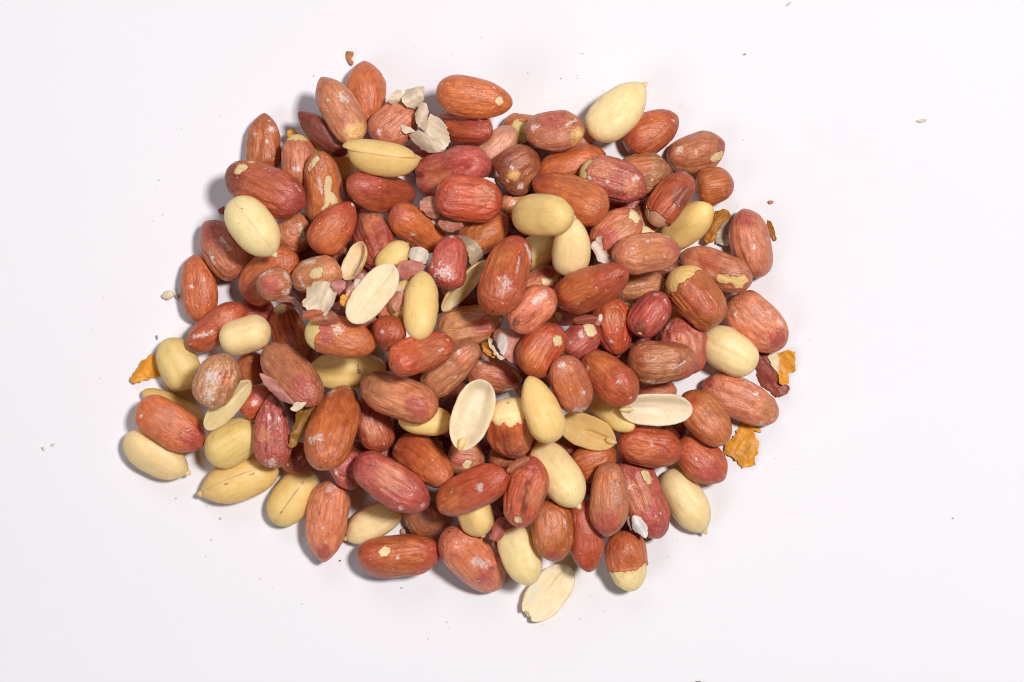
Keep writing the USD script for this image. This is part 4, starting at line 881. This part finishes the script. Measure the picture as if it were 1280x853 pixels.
F(q(300, 380, [(505, 758), (530, 690), (550, 672), (562, 710), (540, 750)]), 2.0, BROWN, (0.82, 0.74, 0.72), "white skin scrap between the tall orange and the narrow rosy peanuts", curl=0.08, axis=60)
F(q(460, 400, [(318, 600), (345, 590), (378, 620), (372, 655), (340, 635)]), 1.9, BROWN, (0.74, 0.62, 0.50), "grey skin scrap left of the small peanut with a cream nub", curl=0.08)
F(q(680, 360, [(318, 760), (400, 720), (480, 650), (510, 600), (515, 620), (470, 690), (400, 760), (330, 800)], 8.53), 1.9, BROWN, (0.62, 0.50, 0.34), "thin tan skin strip under the crimson peanut with a flaky end", curl=0.1, axis=40)
F(q(680, 360, [(540, 330), (575, 290), (632, 292), (628, 380), (580, 400), (530, 390)], 8.53), 2.3, (0.5, 0.15, 0.1), PAPER, "small torn red skin piece at the left of the boxy red-orange peanut", curl=0.15, axis=70, up="outer", stripe=(751, 397, 2.5, (0.85, 0.75, 0.68)))
F([(386, 392), (402, 386), (418, 392), (424, 402), (408, 408), (392, 404)], 3.1, (0.42, 0.14, 0.07), PAPER, "brown-red skin piece above the cream-ended orange-brown peanut", curl=0.1, axis=15, up="outer")
F([(441, 346), (452, 340), (460, 350), (452, 362), (444, 358)], 3.45, (0.66, 0.30, 0.24), PAPER, "pink-veined skin chip at the foot of the hollow curled half", curl=0.2, axis=60, up="outer")
F([(488, 372), (498, 362), (506, 368), (502, 386), (492, 392)], 3.3, (0.64, 0.28, 0.2), PAPER, "narrow rose skin strip between the flat-faced and upright yellow halves", curl=0.2, axis=60, up="outer")
F([(556, 340), (566, 352), (560, 372), (550, 366)], 2.75, (0.6, 0.3, 0.24), PAPER, "pale pink skin chip under the purplish mouldy peanut", curl=0.15, axis=70, up="outer")
F([(716, 398), (728, 392), (746, 396), (742, 404), (724, 406)], 2.4, (0.44, 0.11, 0.07), PAPER, "red skin shaving above the crimson peanut with a flaky end", curl=0.25, axis=10, up="outer")
F([(500, 124), (508, 112), (520, 110), (530, 118), (526, 132), (514, 136)], 3.1, BROWN, PAPER, "cream papery skin leaf lying just above the greyish strip at the top", curl=0.12, axis=30)
# the thin stem on the pointed end of the orange-red peanut
F(q(460, 400, [(690, 745), (740, 705), (800, 680), (808, 712), (760, 742), (700, 775)]), 3.05, (0.50, 0.16, 0.08), BROWN, "twisted reddish skin stem at the end of the orange-red peanut", curl=0.6, axis=28, up="outer", thick=0.3)

# ------------------------------------------------------------------ crumbs on the paper
def crumb(px, py, sx, sy, yaw, col, label, h=0.35, name="crumb", group="small crumbs scattered on the paper"):
    seed = len(ITEMS) + 1
    def make():
        import trimesh
        m = trimesh.creation.icosphere(2)
        v = np.array(m.vertices)
        v = v * (1 + 0.7 * (meshkit.fbm(v * 1.3 + seed * 2.7, 2, 13)[:, None] - 0.5))
        v = v * np.array([sx, sy, 0]) * MM / 2 + np.array([0, 0, h / 2]) + v * np.array([0, 0, h / 2])
        v = v @ rot_z(math.radians(yaw)).T
        xy = to_world(px, py, 0)
        v[:, 2] += 0.02 - v[:, 2].min()
        rest = v + seed
        p = put_mesh(numbered("/World", name), v, np.array(m.faces), "loose_skin", {"rest": ("v", rest), "tint": ("c", np.broadcast_to(np.array(col), v.shape)), "masks": ("v", v * 0)})
        UsdGeom.Xformable(p).AddTranslateOp().Set(Gf.Vec3d(*(0.001 * np.array([*xy, 0.0]))))
        tag(p, label, "crumb", group)
    ITEMS.append((0.01, make, 0.0))
crumb(211, 369, 15, 11, 10, (0.80, 0.68, 0.52), "cream peanut crumb left of the upright orange-brown peanut at the left edge", 1.6)
crumb(222, 371, 6, 6, 70, (0.45, 0.33, 0.15), "small brown-olive crumb touching the cream crumb at the left edge", 1.0)
crumb(963, 253, 7, 5, 0, (0.55, 0.22, 0.13), "pink triangular skin crumb alone above the sharp-tipped right edge peanut", 0.5)
crumb(1152, 151, 11, 4, 8, (0.80, 0.68, 0.54), "faint beige sliver far out on the paper, upper right", 0.3)
crumb(931, 68, 2.6, 2.6, 0, (0.38, 0.36, 0.36), "dark grey speck on the paper above the upper right of the heap", 0.3)
crumb(986, 5, 7, 1.8, 40, (0.62, 0.58, 0.56), "grey sliver at the very top edge of the picture", 0.3)
crumb(66, 556, 5, 3, 30, (0.72, 0.68, 0.54), "pale greenish bit on the far left paper, right one of two", 0.3)
crumb(54, 561, 6, 3, 120, (0.68, 0.63, 0.52), "pale greenish bit on the far left paper, left one of two", 0.3)
crumb(1191, 648, 1.8, 1.8, 0, (0.4, 0.36, 0.36), "dark speck on the empty paper far to the lower right", 0.3)
crumb(874, 853, 8, 3, -15, (0.3, 0.22, 0.22), "dark shred at the bottom edge of the picture", 0.4)
crumb(502, 735, 4, 1.6, -20, (0.6, 0.58, 0.56), "pale fibre on the paper under the cream-chipped bottom edge peanut", 0.2)
crumb(276, 648, 4, 3, 60, (0.74, 0.70, 0.62), "whitish crumb below the pointed yellow peeled peanut with a slit", 0.3)
crumb(425, 701, 2.4, 2, 0, (0.14, 0.12, 0.12), "black speck beside the peanut pointing straight down", 0.3)
crumb(196, 422, 2.5, 6, 10, (0.3, 0.26, 0.22), "thin dark fibre above the olive-tinted peanut at the left edge", 0.2)
crumb(275, 354, 8, 6, 20, (0.70, 0.58, 0.48), "pinkish white crumb right of the upright orange-brown peanut", 0.5)
crumb(505, 664, 8, 8, 20, (0.55, 0.36, 0.28), "pinkish crumb between the two bottom edge peanuts", 1.2)

def dust():
    rng = np.random.default_rng(5)
    vs, fs, n = [], [], 0
    import trimesh
    ico = trimesh.creation.icosphere(1)
    cols = []
    def add(px, py, r, c):
        nonlocal n
        v = np.array(ico.vertices) * np.array([r * rng.uniform(0.6, 1.5), r, 0.08]) * np.array([MM, MM, 1]) @ rot_z(rng.uniform(0, 3)).T
        v[:, :2] += to_world(px, py, 0)
        v[:, 2] += 0.06
        vs.append(v); fs.append(np.array(ico.faces) + n); n += len(v)
        cols.append(np.broadcast_to(c, v.shape))
    for _ in range(70):
        a, r = rng.uniform(0, 2 * np.pi), 1.0 + abs(rng.normal()) * 0.09
        px, py = 575 + 395 * r * math.cos(a), 425 + 340 * r * math.sin(a)
        g = rng.uniform(0.35, 0.72)
        add(px, py, rng.uniform(0.3, 0.7), np.array([g, g * 0.85, g * 0.75]))
    for _ in range(5):
        g = rng.uniform(0.4, 0.75)
        add(rng.uniform(0, 1280), rng.uniform(0, 853), rng.uniform(0.25, 0.5), np.array([g, g * 0.95, g * 0.9]))
    v = np.vstack(vs)
    p = put_mesh("/World/dust", v, np.vstack(fs), "loose_skin", {"rest": ("v", v), "tint": ("c", np.vstack(cols)), "masks": ("v", v * 0)})
    tag(p, "fine dark and pale dust specks scattered over the paper", "dust", kind="stuff")
ITEMS.append((0.0, dust, 0.0))


# ------------------------------------------------------------------ build from the paper upwards
for order, make, far in sorted(ITEMS, key=lambda i: (i[0], -i[2])):
    make()
